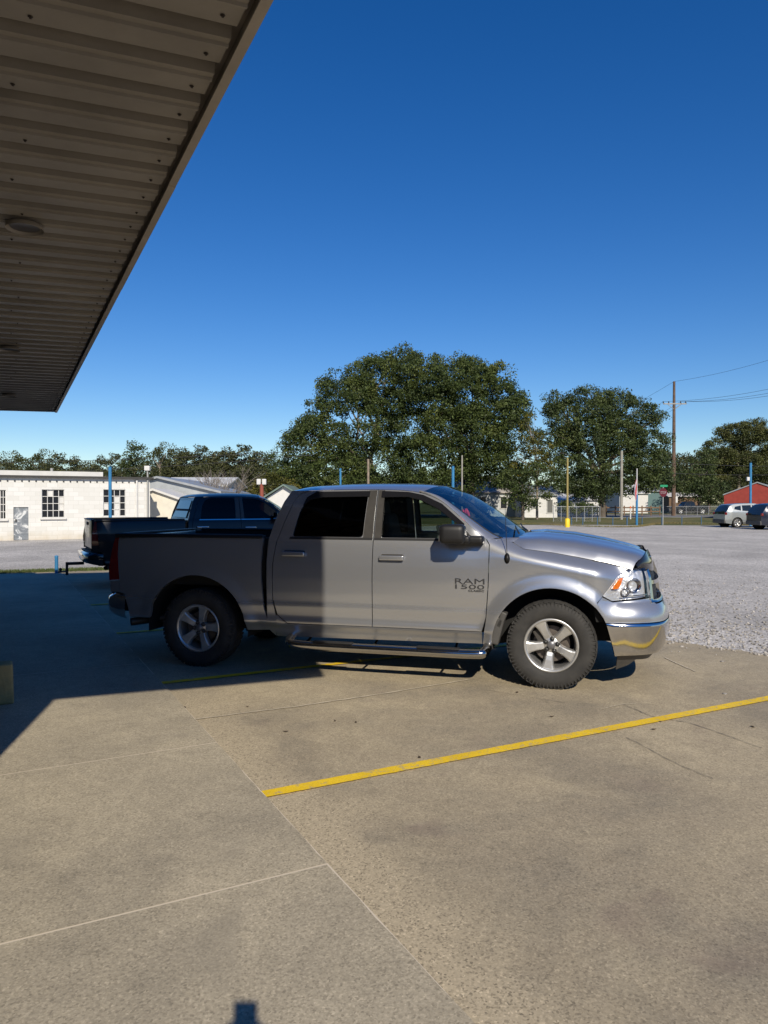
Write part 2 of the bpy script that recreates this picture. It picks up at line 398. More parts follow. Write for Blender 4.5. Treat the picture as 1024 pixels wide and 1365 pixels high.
w_ = walk(); w_['kind'] = 'structure'
jb = MB(); jb.add([(*sp(-15, .004), .0245), (*sp(12.8, .004), .0245), (*sp(12.8, -9), .0245), (*sp(-15, -9), .0245)], [(0, 1, 2, 3)])
o = jb.build('pavement_joint_filler', mat('joint_filler', (.62, .54, .42), .9)); o['kind'] = 'structure'
def line(p0, L, w=.10, label=''):
    mb = MB(); p0 = Vector((p0[0], p0[1], 0)); n = int(L/.05); A = []; B = []
    for i in range(n+1):
        c = p0+LD*(L*i/n); k = SD*(w/2)
        A.append(c+k*(1+random.uniform(-.05, .05))+Vector((0, 0, .017))); B.append(c-k*(1+random.uniform(-.05, .05))+Vector((0, 0, .017)))
    mb.add(A+B, [(i, n+1+i, n+2+i, i+1) for i in range(n)])
    o = mb.build('parking_line', M_YEL); o['kind'] = 'structure'; return o
L1 = gnd(347, 1063)
line(L1, 6.1); line(gnd(216, 912.5), 6.1, .09)
l2 = gnd(216, 912.5)
line(l2+SD*2.97, 6.0, .09); line(l2+SD*5.94, 6.0, .09)
# lot joints and cracks: thin light / dark sheets
def crack(pts, w, m, name):
    mb = MB(); pts = [gnd(u, v) for u, v in pts]; q = []
    for i in range(len(pts)-1):
        for k in range(14):
            q.append(pts[i].lerp(pts[i+1], k/14)+Vector((random.uniform(-1, 1), random.uniform(-1, 1), 0))*.006)
    A = []; B = []
    for i in range(len(q)-1):
        t = (q[i+1]-q[i]).normalized(); nn = Vector((-t.y, t.x, 0)); ww = w*random.uniform(.5, 1.2)
        A.append(q[i]+nn*ww/2+Vector((0, 0, .0145))); B.append(q[i]-nn*ww/2+Vector((0, 0, .0145)))
    n = len(A)-1; mb.add(A+B, [(i, n+1+i, n+2+i, i+1) for i in range(n)]); o = mb.build(name, m); o['kind'] = 'structure'
MJ = mat('sand_joint', (.52, .45, .33), .9, var=.15, vscale=30); MK = mat('dark_crack', (.10, .09, .075), .9)
crack([(260, 961), (400, 943), (520, 925), (640, 905)], .022, MJ, 'lot_joint')
crack([(886, 878), (905, 887), (932, 899)], .02, MJ, 'lot_joint')
crack([(800, 948), (828, 941), (850, 940)], .010, MJ, 'lot_joint')
crack([(832, 941), (868, 957), (920, 966), (965, 981), (1024, 1003)], .007, MK, 'lot_crack')
crack([(835, 985), (905, 1022), (960, 1045)], .005, MK, 'lot_crack')
crack([(640, 860+60), (700, 930), (760, 940)], .004, MK, 'lot_crack')
# grass tuft strip at the far edge of the lot (left)
def tufts(name, x0, x1, f, n, hh, m, label):
    k = n; P = np.zeros((k, 3)); t = rng.uniform(0, 1, k)
    for i in range(k):
        x, y = f(t[i]); P[i] = (x+rng.normal(0, .10), y+rng.normal(0, .12), 0)
    h = rng.uniform(.3, 1, k)*hh; a = rng.uniform(0, 6.28, k); w = .012
    V = np.zeros((k, 3, 3)); V[:, 0] = P+np.c_[np.cos(a)*w, np.sin(a)*w, np.zeros(k)]; V[:, 1] = P-np.c_[np.cos(a)*w, np.sin(a)*w, np.zeros(k)]
    V[:, 2] = P+np.c_[rng.normal(0, .04, k), rng.normal(0, .04, k), h]
    me = bpy.data.meshes.new(name); me.from_pydata(V.reshape(-1, 3).tolist(), [], [(3*i, 3*i+1, 3*i+2) for i in range(k)]); me.materials.append(m)
    o = bpy.data.objects.new(name, me); COL.objects.link(o); tag(o, label, 'grass', kind='stuff')
tufts('grass', 0, 1, lambda t: (-12+6.8*t, 16.75+2.62*t), 9000, .10, M_GRASS, 'thin olive grass growing along the far edge of the concrete')
tufts('dry_grass', 0, 1, lambda t: (-10+95*t, 58-8*t+5*math.sin(t*40)), 30000, .16, mat('dry_grass', (.24, .18, .08), .95, col2=(.15, .15, .05), vscale=.3), 'dry brown grass verge beyond the gravel')
# loose pebbles near the gravel edge
def pebbles():
    n = 9000; ico = bmesh.new(); bmesh.ops.create_icosphere(ico, subdivisions=1, radius=1); iv = np.array([v.co[:] for v in ico.verts]); fi = np.array([[v.index for v in f.verts] for f in ico.faces]); ico.free()
    t = rng.uniform(0, 1, n)**1.3; off = np.where(rng.random(n) < .035, -rng.exponential(.25, n), rng.exponential(2.2, n)-.12)
    bx = 6.9-12.0*t; by = 5.3+13.4*t; nx, ny = .745, .667
    C = np.c_[bx+off*nx, by+off*ny, np.full(n, .012)]; r = rng.uniform(.007, .021, n)
    S = np.c_[r*rng.uniform(.8, 1.4, n), r*rng.uniform(.8, 1.4, n), r*rng.uniform(.5, .9, n)]
    V = iv[None]*S[:, None]*(1+rng.uniform(-.2, .2, (n, len(iv), 1)))+C[:, None]
    F = (fi[None]+(np.arange(n)*len(iv))[:, None, None]).reshape(-1, 3)
    me = bpy.data.meshes.new('loose_gravel'); me.from_pydata(V.reshape(-1, 3).tolist(), [], F.tolist())
    g = NG('pebble'); v = g.voro(20, out='Color'); bw = g.n.nodes.new('ShaderNodeRGBToBW'); g.l(v, bw.inputs[0])
    g.l(g.ramp(bw.outputs[0], [(.2, (.20, .19, .175)), (.8, (.46, .43, .39))]), g.b.inputs['Base Color']); me.materials.append(g.done('pebble'))
    o = bpy.data.objects.new('loose_gravel', me); COL.objects.link(o); tag(o, 'loose pale stones lying along the gravel edge', 'gravel', kind='stuff')
pebbles()
# fallen leaves / specks on the lot
def specks():
    mb = MB()
    for u, v in ((381, 977), (447, 963), (475, 965), (735, 957), (871, 974), (881, 964), (1005, 971), (330, 944), (247, 945), (560, 1012), (690, 925)):
        p = gnd(u, v); a = random.uniform(0, 3); s = random.uniform(.014, .03)
        mb.add([(p.x+math.cos(a+k)*s*(1 if k % 2 else .5), p.y+math.sin(a+k)*s*.7, .014+.006*(k % 2)) for k in range(5)], [(0, 1, 2, 3, 4)])
    tag(mb.build('fallen_leaves', mat('dry_leaf', (.07, .05, .03), .9)), 'small dark fallen leaves scattered on the concrete', 'leaves', kind='stuff')
specks()

# ------------------------------------------------------------------ the shop building with its canopy (left, overhead)
def building():
    H = 3.28
    A = gnd(360, 0, H); Cc = gnd(76, 549, H); e = (Cc-A).normalized(); Pc = A-e*.12
    q = gnd(0, 547, H); ed = (Cc-q).normalized()                 # far end direction, pointing right
    Ln = Vector((.93, .366, 0)); W = 3.2
    Q = Vector((-1.90, 1.51, 0)); Lc = (Cc-Pc).length
    root = empty('shop_building', (Q.x, Q.y, 0), 0, 'shop building at the left with a ribbed metal canopy overhead', 'building')
    rl = Vector((Q.x, Q.y, 0))
    msof = mat('soffit_metal', (.30, .272, .238), .45, metal=.1, var=.18, vscale=1.6, bump=.35, bscale=5, bdist=.012)
    mtrim = mat('trim_metal', (.36, .315, .265), .5, var=.12, vscale=4)
    mwall = mat('shop_wall', (.07, .06, .052), .8, var=.06, vscale=2, bump=.3, bscale=40)
    # ribbed soffit: profile runs along e, ribs run across
    per = Lc/round(Lc/.2286); n = int(round(Lc/per)); prof = []
    for i in range(n):
        for t, z in ((0, 0), (.34, 0), (.385, .058), (.615, .058), (.66, 0), (.79, 0), (.805, -.011), (.845, -.011), (.86, 0)):
            prof.append(((i+t)*per, z))
    prof.append((Lc, 0))
    acr = Vector((e.y, -e.x, 0))                                  # points outwards (right)
    def cross_u(d):                                               # skewed ends: offset along e grows with distance inwards
        return d
    mb = MB(); vs = []
    k0 = (Ln.dot(e))/(Ln.dot(acr)); k1 = (ed.dot(e))/(ed.dot(acr))
    for s, z in prof:
        f = s/Lc
        for j in range(2):
            b = [-.052, -W][j]; sk = b*(k0*(1-f)+k1*f)
            p = Pc+e*(s+sk)+acr*b; vs.append(Vector((p.x, p.y, H+.012+z))-rl)
    mb.add(vs, [(2*i, 2*i+1, 2*i+3, 2*i+2) for i in range(len(prof)-1)])
    mb.build('soffit', msof, root)
    # edge trim: two lapped lengths; a small L with its lip underneath
    def trim(s0, s1, dz, name='edge_trim'):
        t = MB(); L = .032
        sec = [(.004, 0), (.004, .17), (-.004, .17), (-.004, .008), (-L, .008), (-L, 0)]
        vs = []
        for s in (s0, s1):
            for b, z in sec:
                p = Pc+e*s+acr*b; vs.append(Vector((p.x, p.y, H-.014+z+dz))-rl)
        m = len(sec); t.add(vs, [(i, (i+1) % m, m+(i+1) % m, m+i) for i in range(m)]+[tuple(range(m))[::-1], tuple(range(m, 2*m))])
        t.build(name, mtrim, root)
    trim(-.02, 1.62, 0); trim(1.62, 3.6, -.003); trim(3.6, Lc+.02, 0)
    t = MB()                                                      # far end trim
    a = Cc-rl; b_ = Cc-ed*W-rl; pf = Vector((-ed.y, ed.x, 0))
    t.add([a+Vector((0, 0, .0)), b_, b_+pf*.05, a+pf*.05]+[p+Vector((0, 0, .17)) for p in (a, b_, b_+pf*.05, a+pf*.05)], [(0, 1, 2, 3), (7, 6, 5, 4), (0, 4, 5, 1), (1, 5, 6, 2), (2, 6, 7, 3), (3, 7, 4, 0)])
    t.build('edge_trim', mtrim, root)
    # screws
    proto = None; ms = mat('screw_metal', (.06, .05, .045), .5, metal=.6)
    for i in range(0, n):
        for b, every in ((-.11, 1), (-.72, 2), (-1.45, 2)):
            if i % every or (b < -.2 and i > 36): continue
            s = (i+.15)*per; f = s/Lc; p = Pc+e*(s+b*(k0*(1-f)+k1*f))+acr*b
            if b < -.2 and (i//2) % 2: p = p+acr*.05
            if proto is None:
                m = MB(); m.lathe([(0, -.006), (.0045, -.006), (.005, -.001), (.009, 0), (0, .002)], 8, Matrix.Rotation(math.pi/2, 4, 'X'), smooth=False, flip=True)
                proto = m.build('screw', ms, root); c = proto
            else:
                if sum(ch.name.startswith('screw') for ch in root.children) >= 96: break
                c = proto.copy(); COL.objects.link(c); c.parent = root
            c.location = Vector((p.x, p.y, H+.010))-rl
    for u, v in ((33, 299), (13, 463), (12, 526)):                # recessed lamps, unlit
        p = gnd(u, v, H)-rl
        m = MB(); m.lathe([(.078, .020), (.082, .004), (.092, .002), (.097, .006), (.100, .03)], 32, Matrix.Translation(p) @ Matrix.Rotation(math.pi/2, 4, 'X') @ Matrix.Scale(-1, 4, (0, 1, 0)))
        c = m.build('ceiling_lamp', msof, root)
        m = MB(); m.lathe([(0, .012), (.05, .014), (.080, .018)], 32, Matrix.Translation(p) @ Matrix.Rotation(math.pi/2, 4, 'X') @ Matrix.Scale(-1, 4, (0, 1, 0)))
        m.build('diffuser', mat('lamp_diffuser', (.10, .09, .08), .35), c)
    # canopy roof deck, then unseen solids added above it only to cast shade
    def prism(pts, z0, z1, name, m):
        mb = MB(); N = len(pts); q = [Vector((p.x, p.y, 0))-rl for p in pts]
        mb.add([p+Vector((0, 0, z0)) for p in q]+[p+Vector((0, 0, z1)) for p in q], [tuple(range(N))[::-1], tuple(range(N, 2*N))]+[(i, (i+1) % N, N+(i+1) % N, N+i) for i in range(N)])
        return mb.build(name, m, root)
    a0 = Pc-acr*.006; a1 = Cc-acr*.006-e*.01
    prism([a0, a1, a1-ed*W, a0-Ln*W], H+.08, H+.16, 'canopy_deck', mtrim)
    prism([a0, a0+e*(Lc*.60), a0+e*(Lc*.60)-acr*.25, a0-acr*.25], H+.165, 7.2, 'shade_wall', mwall)  # unseen wall added along the canopy edge to keep the black pickup shaded
    G = gnd(433, 903); Pt = Vector((G.x+.185*5.592, G.y-.983*5.592, 0))
    prism([Pt, Pt+SD*1.15, Pt+SD*1.15-Ln*3.1, Pt-Ln*3.1], 3.80, 11.5, 'shadow_block', mwall)  # unseen tall block, added to throw the upright shadow edge on the silver truck
    prism([a0-Ln*.5+e*.1, a0+e*.9-Ln*.5, a0+e*.9-Ln*2.2, a0-Ln*2.2+e*.1], H+.165, 3.795, 'shadow_block_support', mwall)  # added filler joining the unseen shadow caster to the canopy
    far = Q+SD*(Lc-.3)
    prism([Q, far, far-ed*14, Q-Ln*14], 0, H+.0, 'wall', mwall)
    prism([Q+Vector((-.02, .02, 0)), far, far-ed*14, Q-Ln*14], H+.17, 4.2, 'roof', mtrim)
building()
def kerb_block():
    root = empty('concrete_block', (0, 0, 0), 0, 'low yellow painted concrete block on the shaded pavement at the left edge', 'kerb block')
    p = gnd(2, 940, .026); root.location = (p.x, p.y, .026); root.rotation_euler.z = math.atan2(LD.y, LD.x)
    m = MB(); m.box((-.04, .10, .165), (.27, .20, .33), bev=.018, taper=.93)
    m.build('block_body', mat('weathered_concrete', (.36, .29, .13), .9, var=.2, vscale=9, bump=.5, bscale=40), root)
    m = MB(); m.box((-.085, -.002, .175), (.10, .012, .27), rx=.03, bev=.004); m.build('painted_stripe', M_YEL, root)
kerb_block()

# ------------------------------------------------------------------ pickup trucks
# local frame: x forward from the front axle, y to the left, z up; outlines are (x, z) on the side of the body
PLAN = crom([(-4.75, .93, 0), (-4.5, .955, 0), (-4.2, .972, 0), (-3.9, .98, 0), (-2.5, .98, 0), (-1, .98, 0), (.2, .98, 0), (.42, .972, 0), (.60, .952, 0), (.76, .905, 0), (.88, .83, 0), (.965, .72, 0), (1.015, .56, 0), (1.045, .38, 0), (1.06, .19, 0), (1.065, 0, 0)], 10)
PX = np.array([p[0] for p in PLAN]); PY = np.array([p[1] for p in PLAN])
PSs = np.concatenate([[0], np.cumsum(np.hypot(np.diff(PX), np.diff(PY)))]); PSs += PX[0]
SMAX = float(PSs[-1])
_tx = np.gradient(PX, PSs); _ty = np.gradient(PY, PSs)
def S_of(x): return float(np.interp(x, PX[:-30], PSs[:-30])) if x < .9 else float(np.interp(x, PX, PSs))
_z = np.arange(.1, 2.1, .004)
_p = np.interp(_z, [.1, .33, .36, .40, .445, .475, .50, .525, .56, .62, .675, .69, .71, .80, .95, 1.08, 1.18, 1.26, 1.31, 1.345, 1.36, 1.50, 1.66, 1.82, 2.1],
               [-.12, -.085, -.065, -.048, -.034, -.010, .004, -.004, -.010, -.006, .001, -.003, -.003, .002, .006, .001, -.010, -.024, -.036, -.050, -.058, -.098, -.158, -.232, -.38])
_k = np.exp(-np.arange(-12, 13)**2/(2*3.8**2)); _k /= _k.sum(); _p = np.convolve(np.pad(_p, 12, 'edge'), _k, 'valid')
HS = ([-.60, -.40, -.338, -.254, -.006, .21, .476, .685, .80, 1.0], [1.345, 1.335, 1.31, 1.262, 1.232, 1.196, 1.146, 1.094, 1.06, .99])
def zseam(x): return float(np.interp(x, *HS))
AR = [(0.0, .385, .535), (-3.565, .385, .565)]
def offs(s, z):
    x = s if s < .3 else float(np.interp(s, PSs, PX))
    d = float(np.interp(z, _z, _p))
    # front wing: crown rolls over towards the bonnet seam, lower crease fades
    f = sstep(-.75, -.1, x)
    if f > 0:
        zt = float(np.interp(x, [-.6, -.3, 0, .21, .476, .685, .9], [1.36, 1.30, 1.245, 1.205, 1.155, 1.10, 1.05]))
        t = max(0, min(1.3, (z-(zt-.17))/.17)); d2 = .004-.15*t**2.7-.03*max(0, (.6-z)/.3)
        d = d*(1-f)+d2*f
    for xc, zc, rr in AR:
        r = math.hypot(x-xc, (z-zc)*1.02)
        if r < rr+.17: d += .030*(1-sstep(rr-.01, rr+.15, r))*sstep(.30, .55, z+ .1)
    if z < 1.3: d += -.012*sstep(-4.2, -4.65, -x if False else x) if False else 0
    # nose
    b = sstep(.38, .66, s)
    if b > 0:
        if z < .63: n = .024-.052*max(0, (.60-z)/.28)**1.3-.05*max(0, (.36-z)/.1)-.02*max(0, (z-.60)/.03)**2
        elif z < .80: t = (z-.63)/.17; n = .014-.075*t**2.2
        else: n = -.061-.13*(z-.80)-.25*max(0, z-1.02)
        d = d*(1-b)+n*b
    return d
def PB(s, z, side=-1, off=0):
    if s > .25 or s < -3.8:
        x = float(np.interp(s, PSs, PX)); y = float(np.interp(s, PSs, PY)); tx = float(np.interp(s, PSs, _tx)); ty = float(np.interp(s, PSs, _ty))
        L = math.hypot(tx, ty); nx, ny = -ty/L, tx/L
    else: x, y, nx, ny = s, .98, 0, 1
    d = offs(s, z)+off
    return Vector((x+nx*d, side*(y+ny*d), z))
def arch(i, r, a0, a1, n=22, sz=1.0):
    xc, zc, rr = AR[i]
    return [(xc+math.cos(a0+(a1-a0)*k/n)*r, zc+math.sin(a0+(a1-a0)*k/n)*r*sz) for k in range(n+1)]
def wheel_parts(root, x, y, side, rot=0, mats=(M_RUB, M_ALU, M_ALUD), Rt=.405, W=.27, Rr=.235, steer=0, lug=True, name='wheel'):
    wroot = empty(name, (x, y, Rt-.012), 0); wroot.parent = root; wroot.rotation_euler = (0, 0, (0 if side < 0 else math.pi)+steer)
    # outward = local -Y
    t = MB(); h = W/2
    prof = [(Rr+.004, -h+.035), (Rr+.012, -h+.012), (Rr+.04, -h-.004), (Rr+.085, -h-.012), (Rt-.045, -h-.006), (Rt-.020, -h+.010), (Rt-.006, -h+.028), (Rt, -h+.05), (Rt+.001, 0), (Rt, h-.05), (Rt-.006, h-.028), (Rt-.03, h), (Rr+.06, h+.006), (Rr, h-.03)]
    t.lathe(prof, 72)
    if lug:
        for k in range(54):
            a = 2*math.pi*k/54; tw = .25 if k % 2 else -.1
            for yy, dd, rr2 in ((-h+.026, .05, Rt-.010), (-.028, .07, Rt-.0015), (.052, .07, Rt-.0015), (h-.026, .05, Rt-.008)):
                c = Vector((math.cos(a+yy*.4)*rr2, yy, math.sin(a+yy*.4)*rr2))
                M = Matrix.Translation(c) @ Matrix.Rotation(-(a+yy*.4), 4, 'Y') @ Matrix.Rotation(tw, 4, 'X')
                hx, hy, hz = .004, dd/2, .0165 if k % 2 else .014
                t.add([M @ Vector(p) for p in ((-hx, -hy, -hz), (hx, -hy, -hz), (hx, hy, -hz), (-hx, hy, -hz), (-hx, -hy, hz), (hx, -hy, hz), (hx, hy, hz), (-hx, hy, hz))],
                      [(3, 2, 1, 0), (4, 5, 6, 7), (0, 1, 5, 4), (1, 2, 6, 5), (2, 3, 7, 6), (3, 0, 4, 7)])
        for k in range(72):                                        # shoulder side ribs
            a = 2*math.pi*k/72; c = Vector((math.cos(a)*(Rt-.035), -h-.004, math.sin(a)*(Rt-.035)))
            t.box((0, 0, 0), (0, 0, 0)) if False else None
            M = Matrix.Translation(c) @ Matrix.Rotation(-a, 4, 'Y')
            t.add([M @ Vector(p) for p in ((-.018, -.004, -.005), (.018, -.001, -.005), (.018, -.001, .005), (-.018, -.004, .005), (-.018, .01, -.005), (.018, .02, -.005), (.018, .02, .005), (-.018, .01, .005))],
                  [(0, 1, 2, 3), (0, 4, 5, 1), (1, 5, 6, 2), (2, 6, 7, 3), (3, 7, 4, 0)])
    t.build('tyre', mats[0], wroot)
    r = MB()                                                       # rim lip and barrel
    r.lathe([(Rr+.012, -h+.030), (Rr+.012, -h+.012), (Rr+.006, -h+.006), (Rr-.006, -h+.008), (Rr-.014, -h+.022), (Rr-.020, -h+.05)], 72)
    r.build('rim', mats[1], wroot)
    r = MB(); r.lathe([(Rr-.020, -h+.05), (Rr-.030, -h+.10), (Rr-.035, h-.02)], 60); r.build('barrel', mats[2], wroot)
    s = MB(); ys = -h+.030
    for k in range(5):
        a = rot+2*math.pi*k/5
        def T(rad, tan, yy): return Vector((math.cos(a)*rad-math.sin(a)*tan, yy, math.sin(a)*rad+math.cos(a)*tan))
        st = [(.035, .040, ys+.028), (.070, .032, ys+.022), (.10, .031, ys+.012), (.14, .034, ys+.004), (.185, .043, ys-.001), (Rr-.022, .055, ys-.004), (Rr-.004, .060, ys-.008)]
        vs = []
        for rad, w, yy in st:
            vs += [T(rad, -w-.010, yy+.045), T(rad, -w, yy+.006), T(rad, -w*.72, yy), T(rad, w*.72, yy), T(rad, w, yy+.006), T(rad, w+.010, yy+.045)]
        s.add(vs, [(i*6+j, i*6+j+1, (i+1)*6+j+1, (i+1)*6+j) for i in range(len(st)-1) for j in range(5)])
    s.lathe([(.078, ys+.06), (.076, ys+.030), (.066, ys+.022), (.0, ys+.022)], 30)
    s.build('spokes', mats[1], wroot)
    c = MB(); c.lathe([(.037, ys+.03), (.036, ys+.006), (.030, ys), (.0, ys-.002)], 30); c.build('centre_cap', mat('cap_grey', (.20, .20, .21), .35, metal=.5), wroot)
    nproto = None
    for k in range(5):
        a = rot+math.pi/5+2*math.pi*k/5
        if nproto is None:
            nn = MB(); nn.lathe([(.013, .03), (.012, -.002), (.008, -.010), (0, -.011)], 8); nn.lathe([(.024, .012), (.022, .002), (.012, .008)], 14)
            nproto = nn.build('lug_nut', mat('nut_metal', (.10, .10, .10), .35, metal=.7), wroot); q = nproto
        else: q = nproto.copy(); COL.objects.link(q); q.parent = wroot
        q.location = (math.cos(a)*.056, ys+.014, math.sin(a)*.056)
    d = MB(); d.lathe([(0, 0), (.165, 0), (.165, .02), (0, .022)], 40, Matrix.Translation((0, -.01, 0)), smooth=False); d.build('brake_disc', mat('disc_metal', (.14, .12, .105), .55, metal=.6, var=.2, vscale=20), wroot)
    d = MB(); d.box((.13*math.cos(2.6), -.02, .13*math.sin(2.6)), (.07, .07, .13), ry=-.5, bev=.012)
    d.lathe([(.068, .03), (.066, -.02), (0, -.022)], 20); d.build('brake_caliper', mat('caliper', (.05, .045, .04), .7), wroot)
    b = MB(); b.lathe([(0, .05), (Rr-.04, .05)], 40); b.lathe([(Rr-.04, .05), (0, .052)], 40); b.build('backing_plate', M_DARK, wroot)
    return wroot

def pickup(name, loc, rz, P, label, cat, badge=True, steps=True, visors=True, chrome_belt=False, shield=True, hitch=False, rots=(.15, .07), Lb=0.0, wheelmats=(M_RUB, M_ALU, M_ALUD)):
    root = empty(name, loc, rz, label, cat)
    def sd(fn):
        for side in (-1, 1): fn(side)
    def pt(poly, side, nm, m, par=None, off=0, holes=(), st=.045, lip=.014, r=0.0):
        if r: poly = rounded(poly, r)
        mb = MB(); patch(mb, poly, lambda a, b: PB(a, b, side, off), holes, st, lip, side=1 if side < 0 else -1)
        # make sure normals point outwards
        return mb.build(nm, m, par if par is not None else root)
    doortop = crom([(-2.30, 1.812, 0), (-2.0, 1.818, 0), (-1.6, 1.815, 0), (-1.38, 1.803, 0), (-1.20, 1.770, 0), (-1.02, 1.690, 0), (-.82, 1.530, 0), (-.68, 1.410, 0), (-.595, 1.345, 0)], 5)
    doortop = [(p[0], p[1]) for p in doortop]
    def clip(a, b): return [p for p in doortop if a <= p[0] <= b]
    for side in (-1, 1):
        # front door
        g = .004
        fo = [(-.630, .495), (-1.683+g, .495), (-1.683+g, 1.30), (-1.683+g, 1.816)]+clip(-1.67, -.596)+[(-.566, 1.30), (-.566, 1.19), (-.572, .92), (-.592, .63)]
        fw = rounded([(-1.613, 1.352), (-1.617, 1.782), (-1.36, 1.771), (-1.235, 1.742), (-1.06, 1.652), (-.86, 1.490), (-.705, 1.352)], .03)
        d = pt(fo, side, 'front_door', P, holes=[fw], st=.024)
        pt([(-1.63, 1.335), (-1.63, 1.80), (-1.36, 1.79), (-1.22, 1.758), (-1.04, 1.665), (-.84, 1.50), (-.67, 1.335)], side, 'window', M_GL, d, off=-.014, lip=0) if not chrome_belt else pt([(-1.63, 1.335), (-1.63, 1.80), (-1.36, 1.79), (-1.22, 1.758), (-1.04, 1.665), (-.84, 1.50), (-.67, 1.335)], side, 'window', M_GLD, d, off=-.014, lip=0)
        # rear door
        ro = [(-1.683-g, .495), (-2.56, .492), (-2.668, .572), (-2.714, .724), (-2.716, 1.06), (-2.682, 1.31), (-2.640, 1.45), (-2.555, 1.70), (-2.50, 1.775), (-2.42, 1.806)]+clip(-2.29, -1.695)+[(-1.683-g, 1.816)]
        rw = rounded([(-2.530, 1.352), (-2.475, 1.62), (-2.40, 1.745), (-2.29, 1.783), (-1.780, 1.783), (-1.795, 1.352)], .035)
        d2 = pt(ro, side, 'rear_door', P, holes=[rw], st=.024)
        pt([(-2.55, 1.335), (-2.49, 1.63), (-2.41, 1.765), (-2.29, 1.80), (-1.765, 1.80), (-1.78, 1.335)], side, 'window', M_GLD, d2, off=-.012, lip=0)
        # trims
        for dd, poly in ((d, [(-1.675, 1.338), (-1.675, 1.812), (-1.612, 1.812), (-1.606, 1.338)]), (d2, [(-1.692, 1.338), (-1.692, 1.812), (-1.772, 1.812), (-1.790, 1.338)])):
            pt(poly, side, 'pillar_trim', M_TRIM, dd, off=.003, lip=.006)
        bm_ = M_CHROME if chrome_belt else M_BPLA
        pt([(-1.675, 1.330), (-1.675, 1.350), (-.70, 1.350), (-.66, 1.330)], side, 'belt_moulding', bm_, d, off=.006, lip=.01)
        pt([(-2.555, 1.330), (-2.545, 1.350), (-1.692, 1.350), (-1.692, 1.330)], side, 'belt_moulding', bm_, d2, off=.006, lip=.01)
        if visors:
            pt(rounded([(-1.64, 1.745), (-1.64, 1.806), (-1.37, 1.795), (-1.22, 1.765), (-1.03, 1.68), (-.80, 1.49), (-.80, 1.46), (-.85, 1.475), (-1.06, 1.630), (-1.24, 1.716), (-1.37, 1.748)], .01), side, 'rain_deflector', M_SHINE, d, off=.016, lip=.016, st=.03)
            pt(rounded([(-2.45, 1.66), (-2.42, 1.745), (-2.33, 1.800), (-1.76, 1.806), (-1.76, 1.752), (-2.25, 1.745), (-2.38, 1.72)], .01), side, 'rain_deflector', M_SHINE, d2, off=.016, lip=.016, st=.03)
        # door mirror triangle
        pt([(-.86, 1.352), (-.86, 1.475), (-.70, 1.352)], side, 'mirror_sail', M_BPLA, d, off=.004, lip=.01)
        # handles
        for dd, x0, zz in ((d, -1.608, 1.162), (d2, -2.612, 1.182)):
            cup = MB(); patch(cup, rounded([(x0+.01, zz-.028), (x0+.01, zz+.034), (x0+.235, zz+.034), (x0+.235, zz-.028)], .02), lambda a, b: PB(a, b, side, .0015), (), .03, 0, side=1 if side < 0 else -1)
            hb = cup.build('handle_recess', M_TRIM, dd)
            h = MB(); y = side*(.98+offs(x0+.1, zz)+.030)
            h.box((x0+.118, y, zz), (.240, .026, .046), bev=.011)
            h.box((x0+.03, y-side*.02, zz), (.035, .03, .03), bev=.006); h.box((x0+.215, y-side*.02, zz), (.035, .03, .03), bev=.006)
            h.build('handle', P if not chrome_belt else M_CHROME, dd)
        # sill / rocker
        pt([(-.630, .372), (-2.70, .345), (-2.715, .56), (-2.672, .565), (-2.565, .484), (-.627, .487)], side, 'sill_panel', P)
        # cab rear corner
        pt([(-2.675, .49), (-2.722, .72), (-2.724, 1.06), (-2.690, 1.31), (-2.648, 1.45), (-2.563, 1.70), (-2.505, 1.782), (-2.42, 1.812), (-2.60, 1.812), (-2.665, 1.70), (-2.735, 1.50), (-2.775, 1.335), (-2.782, 1.10), (-2.78, .42), (-2.71, .345), (-2.70, .47)], side, 'rear_corner_panel', P, st=.03)
        # front wing
        arF = arch(0, .535, math.pi+.10, .55, 26, 1.0)
        top = [(x, zseam(x)) for x in (-.345, -.30, -.254, -.12, -.006, .1, .21, .34, .476, .58, .68)]
        fe = [(-.622, .372), (-.584, .63), (-.564, .92), (-.558, 1.19), (-.558, 1.30), (-.590, 1.352), (-.42, 1.352)]+top+[(S_of(.705), 1.092), (S_of(.69), 1.086), (S_of(.600), 1.040), (S_of(.447), .857), (.395, .800)]+[(x, z) for x, z in reversed(arF) if z < .785 or x < .36]+[(-.56, .36)]
        pt(fe, side, 'front_wing', P, st=.024)
        # bed side
        Lx = Lb
        arR = arch(1, .562, -.02, math.pi-.36+.36*.0, 26, 1.0)
        arR = [(x, z) for x, z in arch(1, .562, .03, math.pi*.86, 26)]
        be = [(-2.838, 1.338), (-2.845, 1.15), (-2.845, .93), (-2.818, .63), (-2.745, .410), (-2.98, .402)]+arR+[(-4.09, .49), (-4.36, .475), (-4.40, .62), (-4.425, .72), (-4.485, .735), (-4.487, .87), (-4.510, 1.10), (-4.525, 1.31), (-4.515, 1.338)]
        pt(be, side, 'bed_side', P, st=.026, lip=.03)
        pt([(-4.520, 1.335), (-4.530, 1.31), (-4.515, 1.10), (-4.492, .87), (-4.615, .86), (-4.62, .97), (-4.60, 1.12), (-4.562, 1.335)], side, 'tail_light', M_RED, off=.006, lip=.03, st=.03)
        pt([(-4.492, .735), (-4.492, .865), (-4.612, .855), (-4.605, .735)], side, 'rear_corner_filler', P, off=.0, lip=.03, st=.03)
        # rail cap
        m = MB(); m.tube([(x, side*.918, 1.343-.004*abs(x+3.6)) for x in (-2.85, -3.2, -3.6, -4.0, -4.55)], [.026]*5, 8); m.box((-3.7, side*.885, 1.350), (1.70, .075, .014), bev=.005)
        m.build('bed_rail_cap', M_BPLA, root)
